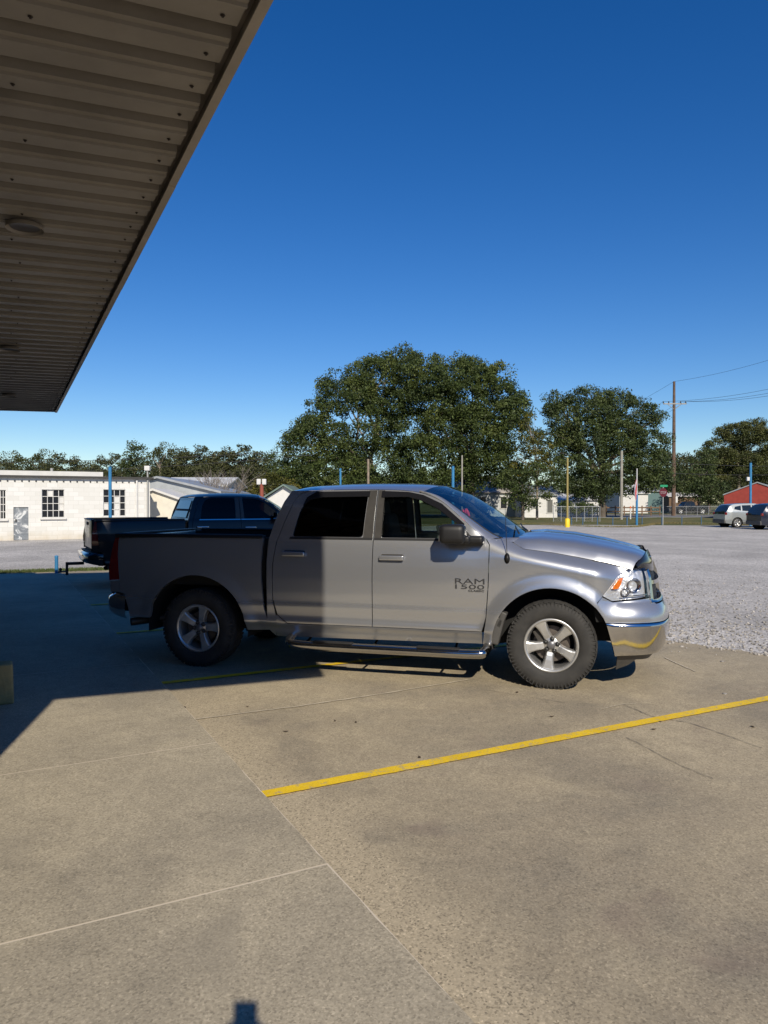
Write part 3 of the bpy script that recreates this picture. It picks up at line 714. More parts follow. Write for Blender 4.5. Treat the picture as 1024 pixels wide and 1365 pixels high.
        # inner bed wall
        m = MB(); m.box((-3.71, side*.82, 1.08), (1.74, .03, .50)); m.box((-3.565, side*.70, .93), (.95, .24, .20), bev=.04); m.build('bed_inner_wall', mat('bed_liner', (.02, .02, .02), .85), root)
        # wheel wells
        for i in (0, 1):
            xc, zc, rr = AR[i]; m = MB(); n = 24; vs = []
            a0, a1 = (-.10, math.pi+.08) if i else (.02, math.pi+.12)
            for k in range(n+1):
                a = a0+(a1-a0)*k/n
                for yy in (.965, .60): vs.append((xc+math.cos(a)*(rr+.004), side*yy, zc+math.sin(a)*(rr+.004)))
            m.add(vs, [(2*k, 2*k+1, 2*k+3, 2*k+2) if side < 0 else (2*k, 2*k+2, 2*k+3, 2*k+1) for k in range(n)])
            m.add([(xc, side*.60, zc)]+[(xc+math.cos(a0+(a1-a0)*k/n)*(rr+.004), side*.60, zc+math.sin(a0+(a1-a0)*k/n)*(rr+.004)) for k in range(n+1)], [(0, k+1, k+2) if side < 0 else (0, k+2, k+1) for k in range(n)])
            m.build('wheel_arch_liner', M_DARK, root)
        # splash guard behind the front wheel
        m = MB(); m.box((-.50, side*.86, .50), (.10, .16, .26), ry=.25, bev=.02); m.box((-.455, side*.88, .60), (.06, .12, .16), ry=.4, bev=.015); m.build('splash_guard', M_GPLA, root)
        # mirror
        y0 = .985+.0
        m = MB(); m.box((-.872, side*1.135, 1.405), (.235, .24, .176), rz=side*-.06, bev=.055); mo = m.build('side_mirror', M_BPLA, root)
        m = MB(); m.box((-.715, side*1.00, 1.345), (.22, .13, .074), rz=side*.05, bev=.028); m.box((-.80, side*1.05, 1.350), (.16, .16, .07), bev=.025); m.build('mirror_arm', M_BPLA, mo)
        m = MB(); m.box((-.990, side*1.14, 1.408), (.006, .20, .135), rz=side*-.10, bev=.002); m.build('mirror_glass', M_CHROME, mo)
        # headlamp
        hp = rounded([(S_of(.452), .853), (S_of(.604), 1.037), (S_of(.70), 1.085), (S_of(.905), 1.100), (S_of(.902), .838), (S_of(.54), .806)], .012)
        hl = pt(hp, side, 'headlight', M_LENS, off=.004, lip=.0, st=.04)
        mb = MB(); patch(mb, hp, lambda a, b: PB(a, b, side, -.045), (), .05, 0, side=1 if side < 0 else -1); mb.build('reflector_housing', mat('lamp_housing', (.80, .81, .83), .3, metal=.6, bump=.5, bscale=11, bdist=.05), hl)
        mb = MB(); patch(mb, rounded([(S_of(.535), .915), (S_of(.612), 1.010), (S_of(.650), 1.015), (S_of(.622), .945), (S_of(.595), .915)], .012), lambda a, b: PB(a, b, side, -.012), (), .03, .02, side=1 if side < 0 else -1); mb.build('turn_signal', M_AMB, hl)
        for xx, zz, rr2 in ((.765, .945, .062), (.67, .885, .036)):
            c = PB(S_of(xx), zz, side, -.03); nrm = (PB(S_of(xx), zz, side, 0)-PB(S_of(xx), zz, side, -.1)).normalized()
            q = nrm.to_track_quat('-Y', 'Z').to_matrix().to_4x4(); mb = MB(); mb.lathe([(0, .03), (rr2*.5, .022), (rr2*.9, .0), (rr2, -.015), (rr2*1.06, -.012)], 28, Matrix.Translation(c) @ q); mb.build('lamp_bowl', M_CHROME, hl)
        mb = MB(); patch(mb, [(S_of(.62), .846), (S_of(.62), .853), (S_of(.885), .868), (S_of(.885), .860)], lambda a, b: PB(a, b, side, -.008), (), .04, .01, side=1 if side < 0 else -1); mb.build('lamp_trim', M_CHROME, hl)
        # cut lines between wing, cap and lamp are real gaps backed by a dark shell
        mb = MB(); patch(mb, [(.40, .62), (.37, .79), (.44, .86), (S_of(.60), 1.05), (S_of(.7), 1.09), (SMAX, 1.10), (SMAX, .62)], lambda a, b: PB(a, b, side, -.075), (), .08, 0, side=1 if side < 0 else -1); mb.build('nose_backing', M_DARK, root)
        # painted bumper cap and chrome bumper (one half each, meeting on the centre line)
    def both(poly, nm, m, par=None, off=0, st=.045, lip=.012, holes=()):
        mb = MB()
        for side in (-1, 1): patch(mb, poly, lambda a, b: PB(a, b, side, off), holes, st, lip, side=1 if side < 0 else -1)
        return mb.build(nm, m, par if par is not None else root)
    bump = both([(.478, .617), (SMAX, .617), (SMAX, .345), (S_of(.70), .325), (S_of(.56), .318), (.520, .47)], 'front_bumper', M_CHROME if True else P, st=.035, lip=.03)
    both([(.400, .792), (.447, .848), (S_of(.537), .799), (S_of(.90), .830), (S_of(.95), .775), (SMAX, .765), (SMAX, .624), (.474, .624)], 'bumper_cap', P, bump, st=.03, lip=.02)
    both([(.60, .300), (S_of(.61), .165), (S_of(.74), .215), (S_of(.80), .27), (SMAX, .25), (SMAX, .31), (S_of(.7), .32)], 'air_dam', M_GPLA, bump, off=-.04, st=.04, lip=.01)
    # grille
    g = both([(S_of(.908), .790), (S_of(.908), 1.072), (S_of(.97), 1.12), (SMAX, 1.14), (SMAX, .79)], 'grille', mat('grille_mesh', (.015, .015, .016), .5, bump=1, bscale=60, bdist=.02), off=-.03, lip=0)
    both([(S_of(.908), .790), (S_of(.908), 1.075), (S_of(.937), 1.09), (S_of(.937), .815), (SMAX, .815), (SMAX, .785)], 'grille_surround', M_CHROME, g, off=.010, lip=.03, st=.03)
    both([(S_of(.94), .952), (S_of(.94), .985), (SMAX, .985), (SMAX, .940)], 'grille_bar', M_CHROME, g, off=.006, lip=.03, st=.03)
    both([(SMAX-.03, .82), (SMAX-.03, 1.11), (SMAX, 1.11), (SMAX, .82)], 'grille_bar', M_CHROME, g, off=.010, lip=.03, st=.03)
    # bonnet
    zc = ([-.34, -.25, -.1, .2, .5, .73, .85, .93], [1.375, 1.388, 1.398, 1.372, 1.318, 1.262, 1.222, 1.185])
    def hoodP(u, t, side=1, dz=0):
        xr = -.345+.11*t**.8; xf = .705+.205*(1-(1-t)**4.0); x = xr+(xf-xr)*u
        xe = -.345+(.700+.345)*u
        E = PB(xe if xe < .3 else S_of(xe), zseam(xe), 1)
        c = float(np.interp(x, *zc)); gsh = .52*(1-math.exp(-t/.045))+.48*(1-(1-t)**3.0); c -= .016*sstep(.62, .80, t) - .010*sstep(.35, .55, t)
        y = E.y*(1-t); z = E.z+(c-E.z)*gsh
        roll = max(0, (u-.90)/.10); z -= .022*roll**2*(.3+t)
        return Vector((x+.0*t, side*y, z+dz))
    hb = MB()
    hb.grid(lambda u, t: hoodP(u, t, -1, .003), 48, 26); hb.grid(lambda u, t: hoodP(u, t, 1, .003), 48, 26, flip=True)
    hood = hb.build('bonnet', P, root)
    # bug deflector along the leading edge
    if shield:
        sb = MB()
        for side in (-1, 1):
            def SP(a, b):
                t = .02+.98*a; p = hoodP(1, t, side); q = hoodP(.93, t, side); k = sstep(0, .38, a); kl = sstep(-.06, .14, a); hgt = (.006+.055*k)
                lowr = (.02+.075*kl+.03*k)
                fwd = Vector((p.x-q.x, 0, 0)).normalized() if abs(p.x-q.x) > 1e-4 else Vector((1, 0, 0))
                n = Vector((.9, side*.45*(1-a), 0)).normalized()
                z0 = p.z-lowr; z1 = p.z+hgt
                return Vector((p.x, p.y, 0))+n*(.022+.012*math.sin(math.pi*b)-.05*b*k)+Vector((0, 0, z0+(z1-z0)*b))
            sb.grid(SP, 36, 8, flip=(side > 0))
            sb.grid(lambda a, b: SP(a, b)-Vector((.006, side*.003, 0)), 36, 8, flip=(side < 0))
        sb.build('bug_deflector', M_SHINE, root)
    # cowl + wipers
    m = MB(); m.grid(lambda a, b: Vector((-.30-.16*b-.14*abs(2*a-1)**2.5, (2*a-1)*.82, 1.372-.03*abs(2*a-1)**3+.012*b)), 20, 4); m.build('cowl', M_BPLA, root)
    # roof
    zr = crom([(-2.64, 1.805, 0), (-2.58, 1.845, 0), (-2.45, 1.872, 0), (-2.0, 1.892, 0), (-1.6, 1.893, 0), (-1.3, 1.884, 0), (-1.13, 1.866, 0), (-1.06, 1.850, 0)], 5)
    zrx = [p[0] for p in zr]; zrz = [p[1] for p in zr]; dtx = [-2.70]+[p[0] for p in doortop]; dtz = [1.80]+[p[1] for p in doortop]
    def rail(x, side): zz = float(np.interp(x, dtx, dtz))+.004; return PB(x, zz, side)
    def roofP(u, t, side):
        x0 = -2.60-.03*t; x1 = -1.26+.20*t**.7; x = x0+(x1-x0)*u; Rr_ = rail(x if x < -1.2 else -1.2+(x+1.2)*.3, side); top = float(np.interp(x, zrx, zrz))
        y = abs(Rr_.y)*(1-t); sh = (1-(1-t)**3.4); z = Rr_.z+(top-Rr_.z)*sh+.012*math.exp(-((1-t)-.9)**2/.002)*0
        return Vector((x, side*y, z))
    rb = MB(); rb.grid(lambda u, t: roofP(u, t, -1), 46, 24); rb.grid(lambda u, t: roofP(u, t, 1), 46, 24, flip=True); roof = rb.build('roof', P, root)
    # windscreen
    edge = crom([(-1.255, 0, 1.800), (-1.08, 0, 1.752), (-.90, 0, 1.632), (-.717, 0, 1.500), (-.56, 0, 1.395), (-.455, 0, 1.350)], 8)
    eY = lambda z: .655+.165*(1.80-z)/.45
    def wsP(u, t, side):      # u down, t from edge to centre
        k = u*(len(edge)-1); i = min(int(k), len(edge)-2); f = k-i; ex = edge[i][0]*(1-f)+edge[i+1][0]*f; ez = edge[i][2]*(1-f)+edge[i+1][2]*f
        cx = -1.085+.835*u; cz = float(np.interp(cx, [-1.09, -.9, -.64, -.34, -.22], [1.862, 1.787, 1.642, 1.424, 1.340]))
        g_ = 1-(1-t)**2.1; return Vector((ex+(cx-ex)*g_, side*eY(ez)*(1-t), ez+(cz-ez)*g_))
    wsOld = wsP
    def wsP(u, t, side): return wsOld(u, t, side)+(roofP(1, t, side)-wsOld(0, t, side))*(1-u)**2.5
    wb = MB(); wb.grid(lambda u, t: wsP(u, t, -1), 30, 20, flip=True); wb.grid(lambda u, t: wsP(u, t, 1), 30, 20); ws = wb.build('windscreen', M_GLW, root)
    wb = MB()                                                      # dark frit band round the glass
    for side in (-1, 1):
        wb.grid(lambda a, b: wsP(a, .055*b, side)-Vector((.004, 0, .004)), 30, 3, flip=side < 0)
        wb.grid(lambda a, b: wsP(.05*a, b, side)-Vector((.004, 0, .004)), 3, 20, flip=side < 0)
        wb.grid(lambda a, b: wsP(.90+.10*a, b, side)-Vector((.004, 0, .004)), 3, 20, flip=side < 0)
    wb.build('glass_border', M_SHINE, ws)
    # A pillars: from door top to the windscreen edge
    for side in (-1, 1):
        pb = MB(); dts = [p for p in doortop if p[0] >= -1.30]+[(-.56, 1.335)]
        def AP(a, b):
            k = a*(len(dts)-1); i = min(int(k), len(dts)-2); f = k-i; x = dts[i][0]*(1-f)+dts[i+1][0]*f; z = dts[i][1]*(1-f)+dts[i+1][1]*f
            p = PB(x, z+.004, side); q = wsP(a, 0, side)+Vector((0, 0, .004)); m_ = (p+q)/2+Vector((.010, side*.020, .030)); return p*(1-b)**2+m_*2*b*(1-b)+q*b*b
        pb.grid(AP, 34, 10, flip=side > 0); pb.build('windscreen_pillar', P, root)
        # black edge seal
        sb = MB(); sb.tube([wsP(i/30, 0, side)+Vector((.002, side*.002, .006)) for i in range(31)], .007, 6); sb.build('windscreen_seal', M_BPLA, ws)
        # wing-to-pillar filler
        fb = MB(); fb.grid(lambda a, b: PB(-.60+.26*a, 1.352-.03*a, side).lerp(Vector((-.47+.17*a, side*.80, 1.362)), b), 10, 5, flip=side > 0); fb.build('cowl_corner', P, root)
    # wipers
    for sx in (-.28, .42):
        m = MB(); m.tube([(-.285-.03*(sx > 0), sx*-1-.25, 1.398), (-.36, sx*-1+.03, 1.430), (-.40, sx*-1+.30, 1.455)], [.010, .008, .006], 6); m.build('wiper', M_BPLA, root)
    # cab back wall with glass
    bw = MB(); bw.add([(-2.60, -.70, 1.80), (-2.60, .70, 1.80), (-2.775, .88, 1.33), (-2.775, -.88, 1.33), (-2.775, .90, .45), (-2.775, -.90, .45)], [(0, 1, 2, 3), (3, 2, 4, 5)]); bw.build('cab_back', P, root)
    bw = MB(); bw.add([(-2.636, -.60, 1.74), (-2.636, .60, 1.74), (-2.777, .68, 1.38), (-2.777, -.68, 1.38)], [(0, 1, 2, 3)]); bw.build('back_window', mat('back_glass', (.02, .022, .025), .04, spec=1), root)
    # bed floor, front wall, tailgate
    m = MB(); m.box((-3.71, 0, .84), (1.76, 1.66, .03)); m.box((-2.862, 0, 1.07), (.03, 1.76, .52)); m.build('bed_floor', MATS['bed_liner'], root)
    tg = MB(); tg.box((-4.575, 0, 1.06), (.06, 1.50, .57), bev=.02); tgo = tg.build('tailgate', P, root)
    m = MB(); m.box((-4.600, 0, 1.055), (.014, 1.36, .36), bev=.006); m.build('tailgate_panel', P, tgo)
    m = MB(); m.box((-4.612, 0, 1.27), (.03, .24, .06), bev=.012); m.build('tailgate_handle', M_BPLA, tgo)
    m = MB(); m.box((-4.57, 0, 1.352), (.09, 1.52, .02), bev=.008); m.build('tailgate_cap', M_BPLA, tgo)
    # rear bumper
    rbp = crom([(-4.41, .965, 0), (-4.52, .955, 0), (-4.64, .90, 0), (-4.71, .78, 0), (-4.735, .58, 0), (-4.745, .3, 0), (-4.75, 0, 0)], 6)
    m = MB()
    for side in (-1, 1):
        def BP(a, b):
            k = a*(len(rbp)-1); i = min(int(k), len(rbp)-2); f = k-i; x = rbp[i][0]*(1-f)+rbp[i+1][0]*f; y = rbp[i][1]*(1-f)+rbp[i+1][1]*f
            z0 = .455+.055*min(1, a*2.2); z1 = .715-.0*a; t = b
            bul = .02*math.sin(math.pi*t)-.05*max(0, (t-.85)/.15)-.03*max(0, (.15-t)/.15); L = math.hypot(-.3*a, 1)
            return Vector((x-bul*min(1, a*2.5), side*(y+bul*(1-a)*.8), z0+(z1-z0)*t))
        m.grid(BP, 30, 12, flip=side < 0)
    rbo = m.build('rear_bumper', M_SHINE if chrome_belt else M_CHROME, root)
    m = MB(); m.box((-4.57, 0, .712), (.18, 1.70, .018), bev=.006); m.build('bumper_step_pad', M_BPLA, rbo)
    m = MB(); m.box((-4.50, 0, .60), (.24, 1.70, .16), bev=.02); m.build('bumper_core', M_DARK, rbo)
    # running gear below the body
    m = MB()
    for s_ in (-1, 1): m.box((-1.9, s_*.42, .50), (5.1, .09, .15), bev=.01)
    m.box((-1.7, 0, .62), (2.0, 1.66, .10)); m.box((-1.1, 0, .45), (1.3, .34, .22), bev=.05); m.box((-2.2, .2, .47), (1.2, .40, .22), bev=.05); m.box((.25, 0, .62), (.9, 1.1, .30), bev=.03); m.box((-3.6, 0, .72), (2.0, 1.2, .14))
    m.tube([(-3.565, -.8, .40), (-3.565, .8, .40)], .055, 12); m.lathe([(0, -.13), (.12, -.09), (.14, 0), (.12, .09), (0, .13)], 16, Matrix.Translation((-3.565, 0, .40)))
    m.tube([(0, -.75, .40), (0, .75, .40)], .045, 12); m.box((-.12, 0, .36), (.20, .70, .08), bev=.02)
    m.tube([(-2.6, 0, .48), (-3.4, 0, .42)], .04, 10)
    m.build('chassis', M_DARK, root)
    m = MB(); m.lathe([(0, -.11), (.30, -.11), (.37, -.07), (.37, .07), (.30, .11), (0, .11)], 32, Matrix.Translation((-4.26, 0, .55)) @ Matrix.Rotation(math.pi/2, 4, 'X')); m.build('spare_tyre', M_RUB, root)
    m = MB(); m.tube([(-3.2, -.50, .46), (-3.95, -.58, .46), (-4.25, -.80, .43), (-4.37, -.93, .42)], .042, 14, caps=False); m.build('exhaust_pipe', mat('exhaust_metal', (.06, .055, .05), .5, metal=.6), root)
    # wheels
    for x, ro in ((0, rots[0]), (-3.565, rots[1])):
        for side in (-1, 1): wheel_parts(root, x, side*(.97-.135), side, ro if side < 0 else -ro, mats=wheelmats)
    # side steps
    if steps:
        for side in (-1, 1):
            m = MB(); pts = crom([(-.58, side*.92, .345), (-.60, side*1.02, .315), (-.68, side*1.065, .300), (-1.2, side*1.07, .298), (-2.1, side*1.07, .298), (-2.44, side*1.06, .300), (-2.53, side*1.0, .31), (-2.55, side*.90, .34)], 6)
            m.tube(pts, .044, 16); st_ = m.build('side_step', M_CHROME2, root)
            for xx in (-1.02, -2.05):
                q = MB(); q.box((xx, side*1.068, .340), (.40, .075, .016), bev=.007); q.build('step_pad', M_BPLA, st_)
            for xx in (-.9, -1.7, -2.4): q = MB(); q.tube([(xx, side*1.03, .288), (xx, side*.80, .30), (xx, side*.45, .42)], .012, 8); q.build('step_bracket', M_DARK, st_)
    # interior
    m = MB(); m.box((-.95, 0, 1.20), (.50, 1.66, .20), bev=.06); m.box((-1.6, 0, .72), (2.2, 1.70, .06)); m.box((-.85, 0, 1.31), (.40, 1.50, .06), bev=.03); m.build('dashboard', mat('dash_grey', (.20, .205, .20), .8), root)
    for yy in (-.42, .42):
        m = MB(); m.box((-1.60, yy, .96), (.52, .54, .18), bev=.07); m.box((-1.86, yy, 1.27), (.16, .52, .60), ry=-.22, bev=.06); so_ = m.build('front_seat', M_SEAT, root)
        q = MB(); q.box((-1.95, yy, 1.62), (.11, .27, .18), ry=-.15, bev=.045); q.tube([(-1.93, yy-.07, 1.45), (-1.95, yy-.07, 1.6)], .008, 6); q.tube([(-1.93, yy+.07, 1.45), (-1.95, yy+.07, 1.6)], .008, 6); q.build('headrest', M_SEAT, so_)
    m = MB(); m.box((-2.40, 0, .98), (.45, 1.5, .18), bev=.06); m.box((-2.62, 0, 1.30), (.12, 1.5, .55), ry=-.2, bev=.05); m.build('rear_bench', M_SEAT, root)
    m = MB(); c = Vector((-1.22, .42, 1.26)); q = Matrix.Translation(c) @ Matrix.Rotation(R(62), 4, 'Y')
    m.tube([q @ Vector((math.cos(a)*.19, math.sin(a)*.19, 0)) for a in np.linspace(0, 2*math.pi, 33)], .014, 8, caps=False); m.tube([q @ Vector((-.18, 0, 0)), q @ Vector((.18, 0, 0))], .015, 8); m.tube([c, c+Vector((.3, 0, -.12))], .03, 8); m.build('steering_wheel', M_SEAT, root)
    m = MB(); m.box((-.98, 0, 1.715), (.03, .24, .07), bev=.012); m.tube([(-.97, 0, 1.74), (-.94, 0, 1.79)], .008, 6); rv = m.build('rear_view_mirror', M_BPLA, root)
    # antenna
    if badge:
        b0 = PB(-.395, 1.180, -1, .0)
        m = MB(); m.lathe([(0, .006), (.020, .004), (.026, -.008), (.0, -.016)], 16, Matrix.Translation(b0) @ Matrix.Scale(1.9, 4, (0, 0, 1))); an = m.build('antenna_base', M_BPLA, root)
        m = MB(); m.tube([b0+Vector((0, -.012, .03)), b0+Vector((-.01, -.005, .24)), b0+Vector((-.02, 0, .47))], [.0035, .003, .002], 6); m.build('antenna_mast', M_BPLA, an)
        yb = -(.98+offs(-.74, .93)+.002)
        Mx = Matrix.Translation((-.876, yb, .935)) @ Matrix.Rotation(math.pi/2, 4, 'X')
        mk = mat('badge_metal', (.10, .10, .105), .3, metal=.7)
        text_mb('RAM', Mx, .275, .050, .004).build('lettering', mk, root)
        text_mb('1500', Matrix.Translation((-.874, yb, .888)) @ Matrix.Rotation(math.pi/2, 4, 'X'), .272, .040, .004).build('lettering', mk, root)
        text_mb('CLASSIC', Matrix.Translation((-.752, yb, .864)) @ Matrix.Rotation(math.pi/2, 4, 'X'), .148, .017, .004).build('lettering', M_BPLA, root)
        # red keepsake hanging behind the windscreen
        m = MB()
        for i in range(26):
            a = random.uniform(0, 6.28); r_ = random.uniform(0, .045); zt = 1.635-random.uniform(0, .08)
            m.tube([(-.855+r_*math.cos(a), -.50+r_*math.sin(a), zt), (-.85+r_*1.3*math.cos(a), -.50+r_*1.3*math.sin(a), zt-.035), (-.835+r_*math.cos(a+.4), -.50+r_*math.sin(a+.4), zt-.08)], [.007, .012, .005], 6)
        m.build('hanging_ornament', M_REDC, root)
    if hitch:
        m = MB(); m.box((-4.85, 0, .46), (.34, .06, .06), bev=.006); m.box((-5.0, 0, .36), (.05, .06, .26), bev=.006); m.box((-5.08, 0, .30), (.18, .07, .03), bev=.006)
        m.lathe([(0, .06), (.02, .055), (.032, .03), (.02, .0), (.02, -.03)], 16, Matrix.Translation((-5.12, 0, .32)) @ Matrix.Rotation(math.pi/2, 4, 'X')); m.build('tow_hitch', mat('hitch_metal', (.05, .05, .05), .4, metal=.8), root)
    return root
ram = pickup('pickup_truck', (0, 0, 0), 0, M_SILV, 'silver crew cab pickup truck with chrome side step parked in the front bay', 'pickup truck', rots=(R(45), R(4)))
def place(root, O2, T2):           # O2: ground point under the outer face of the near front wheel
    T2 = Vector((T2[0], T2[1])).normalized(); N2 = Vector((T2.y, -T2.x)); c = Vector(O2)-N2*.97
    root.location = (c.x, c.y, .010); root.rotation_euler = (0, 0, math.atan2(T2.y, T2.x))
place(ram, (1.513, 6.683), (.9652, -.2613))
black = pickup('pickup_truck', (0, 0, 0), 0, M_BLACKP, 'black crew cab pickup truck with tow hitch in the far bay, tailgate towards the walkway', 'pickup truck', badge=False, steps=False, visors=False, chrome_belt=True, shield=False, hitch=True, rots=(.5, 1.1))
place(black, (-1.49, 16.28), (.893, .450))

# ------------------------------------------------------------------ passenger cars further off
def car(name, loc, rz, label, cat, L, H, W, prof, belt, P, wins, wb=(.19, .81), rw=.33, rear_lamp=None, kind='suv', bedx=None):
    """x forward; prof = outline of hood/roof/tail as (x fraction, z); nose at x=+L/2"""
    root = empty(name, loc, rz, label, cat)
    X = lambda f: L*(.5-f)
    top = [(p[0], p[1]) for p in crom([(X(a), b, 0) for a, b in prof], 5)]
    def hw(x, z):
        f = .5-x/L; e = 1-.16*sstep(.90, 1.02, f)-.20*sstep(.10, -.02, f)
        t = max(0, (z-belt)/(H-belt)); lo = max(0, (.5-z)/.3)
        return W/2*e*(1-.27*t**1.25-.05*lo)+.012*math.sin(max(0, min(1, (z-.3)/(belt-.3)))*math.pi)
    wx = [X(f) for f in wb]
    def fP(side, off=0): return lambda x, z: Vector((x, side*(hw(x, z)+off), z))
    low = .24; ra = rw+.055
    bot = [(top[-1][0], low+.08)]
    for cx in sorted(wx):
        bot += [(cx-ra-.01, low)]+[(cx+math.cos(math.pi-k*math.pi/10)*ra, rw+math.sin(math.pi-k*math.pi/10)*ra) for k in range(11)]+[(cx+ra+.01, low)]
    bot += [(top[0][0], low+.08)]
    outline = list(reversed(bot))+[]; poly = top+bot
    ws = [[(X(a), b) for a, b in w] for w in wins]
    body = MB()
    for side in (-1, 1): patch(body, poly, fP(side), ws, .14, .03, side=1 if side < 0 else -1)
    body.grid(lambda a, b: (lambda p: Vector((p[0]+ (0), (2*b-1)*hw(*p), p[1]+.03*(1-(2*b-1)**2))))(top[min(len(top)-1, int(round(a*(len(top)-1))))]), len(top), 9)
    for xx in (top[0][0], top[-1][0]): body.add([(xx, -hw(xx, .5), low+.05), (xx, hw(xx, .5), low+.05), (xx, hw(xx, .6), top[0][1] if xx > 0 else top[-1][1]), (xx, -hw(xx, .6), top[0][1] if xx > 0 else top[-1][1])], [(0, 1, 2, 3)])
    bo = body.build('body', P, root)
    gm = mat('car_glass', (.015, .02, .022), .04, spec=1.0)
    for side in (-1, 1):
        for w in ws:
            m = MB(); patch(m, w, fP(side, -.012), (), .2, 0, side=1 if side < 0 else -1); m.build('window', gm, root)
    # windscreen and rear glass follow the roof outline
    pz = [(X(a), b) for a, b in prof]
    for (a, b), nm in ((wins[-1][:2] if False else (kind_ws[kind][0]), 'windscreen'), (kind_ws[kind][1], 'rear_window')):
        m = MB(); k0, k1 = a*5, b*5
        def G(u, t):
            k = k0+(k1-k0)*u; i = min(int(k), len(top)-2); f = k-i; x = top[i][0]*(1-f)+top[i+1][0]*f; z = top[i][1]*(1-f)+top[i+1][1]*f
            q = 2*t-1; return Vector((x, q*hw(x, z)*.93, z+.03*(1-q*q)+.008))
        m.grid(G, 8, 7); m.build(nm, gm, root)
    m = MB(); m.box((0, 0, .45), (L*.9, W*.80, .36)); m.box((0, 0, .8), (L*.6, W*.7, .2)); m.build('underbody', M_DARK, root)
    for side in (-1, 1): m = MB(); m.box((0, side*(W/2-.03), low+.06), (wx[0]-wx[1]-2*ra, .05, .14), bev=.01); m.build('sill', M_GPLA, root)
    m = MB(); m.box((top[-1][0]-.0, 0, .42), (.12, W*.86, .26), bev=.03); m.build('rear_bumper', M_GPLA, root)
    m = MB(); m.box((top[0][0], 0, .40), (.12, W*.80, .24), bev=.03); m.build('front_bumper', M_GPLA, root)
    for side in (-1, 1):
        x = top[-1][0]+.12
        m = MB(); m.box((x-.06, side*(hw(x, .95)-.04), rear_lamp or .95), (.14, .12, .16), bev=.02); m.build('tail_light', M_RED, root)
        m = MB(); m.box((top[0][0]-.10, side*(hw(top[0][0]-.15, .7)-.08), .74), (.22, .22, .13), rz=side*-.4, bev=.03); m.build('headlight', M_LENS2, root)
        m = MB(); m.box((X(.34), side*(hw(X(.34), belt)+.09), belt+.05), (.10, .18, .12), bev=.03); m.build('side_mirror', M_BPLA, root)
        for cx in wx: wheel_parts(root, cx, side*(W/2-.12), side, .3, Rt=rw, W=.22, Rr=rw*.66, lug=False)
        m = MB()
        for cx in wx: m.lathe([(ra, -.1), (ra, .1), (0, .1)], 20, Matrix.Translation((cx, side*(W/2-.14), rw)) @ (Matrix.Rotation(math.pi, 4, 'Z') if side > 0 else Matrix()))
        m.build('wheel_arch_liner', M_DARK, root)
    return root
M_LENS2 = mat('lamp_white', (.75, .76, .78), .1, coat=1)
kind_ws = {'suv': ((2, 4), (7, 9)), 'pick': ((2, 4), (6, 7))}
SUV = [(0, .66), (.04, .84), (.26, 1.02), (.33, 1.18), (.44, 1.56), (.55, 1.64), (.80, 1.60), (.90, 1.50), (.97, 1.12), (1.0, .90)]
SW = [[(.38, 1.10), (.45, 1.46), (.555, 1.53), (.555, 1.10)], [(.575, 1.10), (.575, 1.53), (.72, 1.51), (.73, 1.14)], [(.75, 1.15), (.74, 1.50), (.84, 1.42), (.86, 1.24)]]
c1 = car('compact_suv', (0, 0, 0), 0, 'silver compact SUV with dark rear glass parked beyond the gravel at right', 'car', 4.30, 1.65, 1.80, SUV, 1.08, M_LSILV, SW)
p = gnd(953, 703.5); c1.location = (p.x+2.9, p.y+1.2, .004); c1.rotation_euler.z = R(4)
c2 = car('compact_suv', (0, 0, 0), 0, 'dark navy SUV cut by the right edge of the view, nearest of the parked SUVs', 'car', 4.5, 1.68, 1.85, [(a, b*1.02) for a, b in SUV], 1.10, M_NAVY, SW, rw=.36)
p = gnd(997, 706.5); c2.location = (p.x+3.0, p.y+1.0, .004); c2.rotation_euler.z = R(5)
PK = [(0, .80), (.02, 1.02), (.24, 1.14), (.28, 1.22), (.35, 1.74), (.44, 1.84), (.58, 1.82), (.61, 1.25), (.63, 1.24), (.96, 1.24), (1.0, 1.10)]
PW = [[(.30, 1.24), (.365, 1.70), (.45, 1.74), (.45, 1.24)], [(.465, 1.24), (.465, 1.74), (.565, 1.72), (.58, 1.24)]]
c3 = car('pickup_truck', (0, 0, 0), 0, 'black pickup truck facing left on the far road by the utility pole', 'pickup truck', 5.4, 1.86, 1.95, PK, 1.20, M_BLACKP, PW, rw=.40, kind='pick')
p = gnd(922, 685.2); c3.location = (p.x, p.y+1, .01); c3.rotation_euler.z = R(183)

# ------------------------------------------------------------------ vegetation
def leafmat(name, dark, mid, light, transl=.25, scale=.35):
    g = NG(name); a = g.noise(scale, 4, .6); b = g.noise(2.6, 2, .6)
    gi = g.n.nodes.new('ShaderNodeNewGeometry')
    c = g.ramp(a, [(.34, dark), (.52, mid), (.70, light)]); c = g.mix(1., c, g.ramp(b, [(.3, .72), (.7, 1.25)]), 'MULTIPLY')
    c = g.mix(1., c, g.ramp(gi.outputs['Random Per Island'], [(0., .55), (.6, 1.0), (1., 1.5)]), 'MULTIPLY')
    g.l(c, g.b.inputs['Base Color']); g.b.inputs['Roughness'].default_value = .55; g.b.inputs['Specular IOR Level'].default_value = .35
    t = g.n.nodes.new('ShaderNodeBsdfTranslucent'); g.l(c, t.inputs[0]); mx = g.n.nodes.new('ShaderNodeMixShader'); mx.inputs[0].default_value = transl
    out = g.n.nodes['Material Output']; g.l(g.b.outputs[0], mx.inputs[1]); g.l(t.outputs[0], mx.inputs[2]); g.l(mx.outputs[0], out.inputs[0])
    MATS[name] = g.m; return g.m
LM_OAK = leafmat('oak_leaves', (.048, .070, .021), (.084, .114, .031), (.14, .165, .042), transl=.34)
LM_OAK2 = leafmat('deep_green_leaves', (.044, .064, .023), (.076, .104, .033), (.12, .145, .044))
